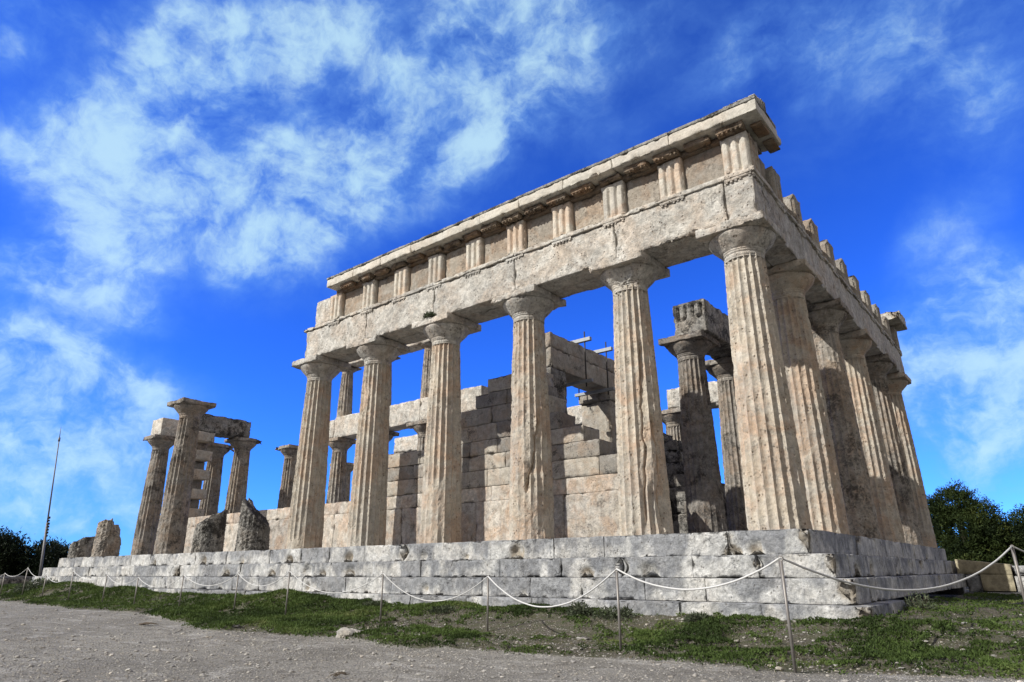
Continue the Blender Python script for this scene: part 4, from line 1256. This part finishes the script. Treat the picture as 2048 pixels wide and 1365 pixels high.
# grass: one mass nobody could count
rng = np.random.default_rng(5)
def scatter(n, x0, x1, y0, y1, thr):
    x = rng.uniform(x0, x1, n); y = rng.uniform(y0, y1, n)
    a = grass_amount(x, y)
    k = rng.uniform(0, 1, n) < a * thr
    inside = (x < .86) & (x > -29.5) & (y > -.86)
    k &= ~inside
    return x[k], y[k], a[k]
gmb = MB()
for (n, x0, x1, y0, y1) in ((150000, -4.5, 3.2, -4.7, -.7), (130000, -13, -4.5, -5.0, -.7), (90000, -31, -13, -4.0, -.6), (60000, .8, 4.5, -3.5, 10.5)):
    x, y, a = scatter(n, x0, x1, y0, y1, .95)
    z = ground_z(x, y) + mound(x, y)
    far = np.hypot(x - 2.9, y + 10.5)
    P = np.stack([x, y, 0 * x], -1)
    tall = .35 + .9 * fbm(P, 1.8, 3, 51) * (.55 + .45 * (x < -5.5))
    ln = rng.uniform(.02, .055, len(x)) * tall * (1 + far / 28)
    d = np.stack([rng.normal(size=len(x)) * .75, rng.normal(size=len(x)) * .75, np.abs(rng.normal(size=len(x))) * .6 + .35], -1)
    c = np.stack([x, y, z + rng.uniform(-.005, .02, len(x)) * tall], -1)
    V, T = leaf_tris(c, d, ln, rng.uniform(.0035, .009, len(x)) * (1 + far / 16), rng)
    tone = np.repeat(np.clip(.5 + .9 * (fbm(P, 1.2, 4, 61) - .5) * 2 + rng.normal(size=len(x)) * .16, 0, 1), 3)
    gmb.add(V, T=T, tone=tone)
tag(gmb.build('grass', M_GRASS, smooth=False), 'short green grass and ground cover growing along the foot of the steps', 'grass', kind='stuff')
gmb = MB()
x = rng.uniform(-8, 3.5, 26000); y = rng.uniform(-4.6, 6, 26000)
a = grass_amount(x, y)
yb = np.interp(x, PATH_X, PATH_Y)
k = (y > yb + .05) & (a < .75) & ~((x < .86) & (y > -.86))
x, y = x[k], y[k]
z = ground_z(x, y) + mound(x, y)
d = np.stack([rng.normal(size=len(x)), rng.normal(size=len(x)), np.abs(rng.normal(size=len(x))) * .5 + .1], -1)
V, T = leaf_tris(np.stack([x, y, z + .004], -1), d, rng.uniform(.02, .07, len(x)), .003, rng)
gmb.add(V, T=T, tone=np.repeat(rng.uniform(0, 1, len(x)), 3))
tag(gmb.build('dry_grass', M_DRY, smooth=False), 'dry straw and withered stems among the thin grass', 'dry grass', kind='stuff')

# gravel: loose pebbles
ph = (1 + 5 ** .5) / 2
ICO = np.array([(-1, ph, 0), (1, ph, 0), (-1, -ph, 0), (1, -ph, 0), (0, -1, ph), (0, 1, ph), (0, -1, -ph), (0, 1, -ph), (ph, 0, -1), (ph, 0, 1), (-ph, 0, -1), (-ph, 0, 1)]) / 1.9
ICF = np.array([(0, 11, 5), (0, 5, 1), (0, 1, 7), (0, 7, 10), (0, 10, 11), (1, 5, 9), (5, 11, 4), (11, 10, 2), (10, 7, 6), (7, 1, 8), (3, 9, 4), (3, 4, 2), (3, 2, 6), (3, 6, 8), (3, 8, 9), (4, 9, 5), (2, 4, 11), (6, 2, 10), (8, 6, 7), (9, 8, 1)])
N = 34000
x = np.concatenate([rng.uniform(-9, 3.4, N), rng.uniform(-26, -9, N // 3), rng.uniform(.5, 3.6, 3000)])
y = np.concatenate([rng.uniform(-8.7, -.9, N), rng.uniform(-8, -2.8, N // 3), rng.uniform(-3.4, 8, 3000)])
k = (grass_amount(x, y) < .8) & ~((x < .9) & (y > -.9))
x, y = x[k], y[k]
sz = rng.uniform(.003, .009, len(x)) * (1 + 2.4 * (rng.uniform(size=len(x)) > .985) + 1.1 * (rng.uniform(size=len(x)) > .93))
z = ground_z(x, y) + mound(x, y) + sz * .2
sc = sz[:, None, None] * rng.uniform(.65, 1.35, (len(x), 12, 1)) * np.stack([rng.uniform(.8, 1.4, len(x)), rng.uniform(.8, 1.4, len(x)), rng.uniform(.4, .8, len(x))], -1)[:, None]
V = np.stack([x, y, z], -1)[:, None] + ICO[None] * sc
T = (np.arange(len(x))[:, None, None] * 12 + ICF[None]).reshape(-1, 3)
gmb = MB().add(V.reshape(-1, 3), T=T, tone=np.repeat(rng.uniform(.0, 1.0, len(x)), 12))
tag(gmb.build('gravel', M_ROCK, smooth=False), 'loose pale pebbles scattered over the path', 'gravel', kind='stuff')

# single rocks
def rock(x, y, sx, sy, sz_, label, seed):
    zg = float(ground_z(np.array([x]), np.array([y]))[0])
    mb = MB()
    V, Q = rbox((-1, -1, -1), (1, 1, 1), res=.07, r=.6, amp=.42, fr=1.9, seed=seed, chip=0)
    V = V * np.array([sx, sy, sz_])
    V += .07 * (fbm(V, 11, 4, seed + 3, .65)[:, None] - .5) * V / np.linalg.norm(V, axis=1, keepdims=True)
    mb.add(V + np.array([x, y, zg + sz_ * .25]), Q, tone=.35)
    o = mb.build('rock', M_ROCK, origin=(x, y, zg))
    tag(o, label, 'rock', 'pale rocks at the path edge', 'thing')
rock(-5.2, -4.02, .21, .15, .085, 'pale grey rock with rough top at the edge of the path', 901)
rock(-4.95, -3.62, .30, .10, .05, 'flat pale rock slab just behind the rough pale rock', 905)
rock(-4.3, -3.55, .14, .06, .03, 'small flat pale rock right of the two larger ones', 911)
rock(-2.3, -2.5, .09, .05, .03, 'tiny pale stone lying in the grass before the lowest step', 915)

def bush(x, y, z, r, h, label, seed, mat=M_BUSH, n=900, leaf=.05, name='small_bush', group='small plants along the steps'):
    rng_ = np.random.default_rng(seed)
    if z is None: z = float(ground_z(np.array([x]), np.array([y]))[0])
    t = thing(name, label, 'plant', (x, y, z), group)
    u = rng_.normal(size=(n, 3)); u /= np.linalg.norm(u, axis=1, keepdims=True); u[:, 2] = np.abs(u[:, 2])
    rad = rng_.uniform(0, 1, n)[:, None] ** .5
    c = np.array([x, y, z]) + u * rad * np.array([r, r, h])
    V, T = leaf_tris(c, u + rng_.normal(size=(n, 3)) * .6, leaf * rng_.uniform(.5, 1.3, n), leaf * .25, rng_)
    MB().add(V, T=T, tone=np.repeat(rng_.uniform(0, 1, n), 3)).build('leaves', mat, t, smooth=False)
    mb = MB()
    for q in range(7):
        a = q * .9
        tube(mb, [(x, y, z - .02), (x + r * .5 * math.cos(a), y + r * .5 * math.sin(a), z + h * .8)], [.006, .002], 5)
    mb.build('stems', M_BARK, t)
bush(-2.55, -1.25, None, .34, .17, 'grey-green bush against the lowest step, larger of the nearby two', 31)
bush(-3.2, -1.2, None, .22, .2, 'grey-green bush left of the larger one at the lowest step', 32)
bush(-1.2, -1.3, None, .2, .12, 'small grey-green bush right of the larger one at the lowest step', 33)
bush(-6.0, -1.3, None, .3, .1, 'dry straggly tuft behind the rope post by the pale rock', 34)
bush(-8.0, -1.2, None, .34, .12, 'low dark bush at the foot of the steps right of the green mound', 35)
bush(-25.5, -1.5, None, .8, .45, 'leafy weed clump by the far left end of the steps', 36, n=1500, leaf=.1)
bush(1.05, 1.3, None, .25, .32, 'tall weeds with pale flowers beside the shaded steps', 38, n=500)
bush(-8.05, .02, 5.27, .15, .12, 'tuft of dark plant growing out of the beam above a capital', 37, mat=M_BUSH, n=260, leaf=.07, name='wall_plant', group='plants rooted in the stone')

# dead branches on the path
def branch(x, y, label, seed, s=1.0):
    r_ = np.random.default_rng(seed)
    zg = float(ground_z(np.array([x]), np.array([y]))[0])
    mb = MB()
    for q in range(5):
        a = r_.uniform(-.5, .5) + .3
        x0 = x + r_.uniform(-.15, .15) * s
        p0 = np.array([x0 - .2 * s, y - .06 * s, zg + .015]); p1 = p0 + np.array([.42 * s * math.cos(a), .42 * s * math.sin(a), .02]) * r_.uniform(.5, 1)
        tube(mb, [p0, (p0 + p1) / 2 + (0, 0, .02), p1], [.014 * s, .012 * s, .006 * s], 6)
    o = mb.build('fallen_branch', M_WOOD, origin=(x, y, zg))
    tag(o, label, 'branch', 'dead branches on the path', 'thing')
branch(-9.6, -4.75, 'dark dead branch lying on the path left of the green mound', 3)
branch(-2.3, -6.4, 'small dark twig on the path near the bottom edge', 4, .35)

# distant hill
hx = np.linspace(-1, 1, 90)
prof = 46 * np.exp(-((hx - .45) / .3) ** 2) + 18 * np.exp(-((hx + .3) / .4) ** 2) + 6 * np.sin(hx * 25) * .4
P0 = np.array([-1900., 420.]); ux = np.array([.22, .975]); 
V, Q = [], []
for i in range(90):
    for j, (f, off) in enumerate(((0, -160), (.55, -90), (1, 0), (.5, 140), (0, 300))):
        p_ = P0 + ux * hx[i] * 520 + np.array([-1, .2]) * off
        V.append((p_[0], p_[1], -2 + max(prof[i], 0) * f))
for i in range(89):
    for j in range(4):
        a = i * 5 + j
        Q.append((a, a + 1, a + 6, a + 5))
M_HILL = plain('haze-tinted wooded hillside', (.030, .055, .075), 1.0, 0, .4, .02)  # blue in the colour stands for distance haze
tag(MB().add(V, Q).build('hills', M_HILL), kind='structure')

for o in list(scene.objects):
    if '_o' in o: del o['_o']
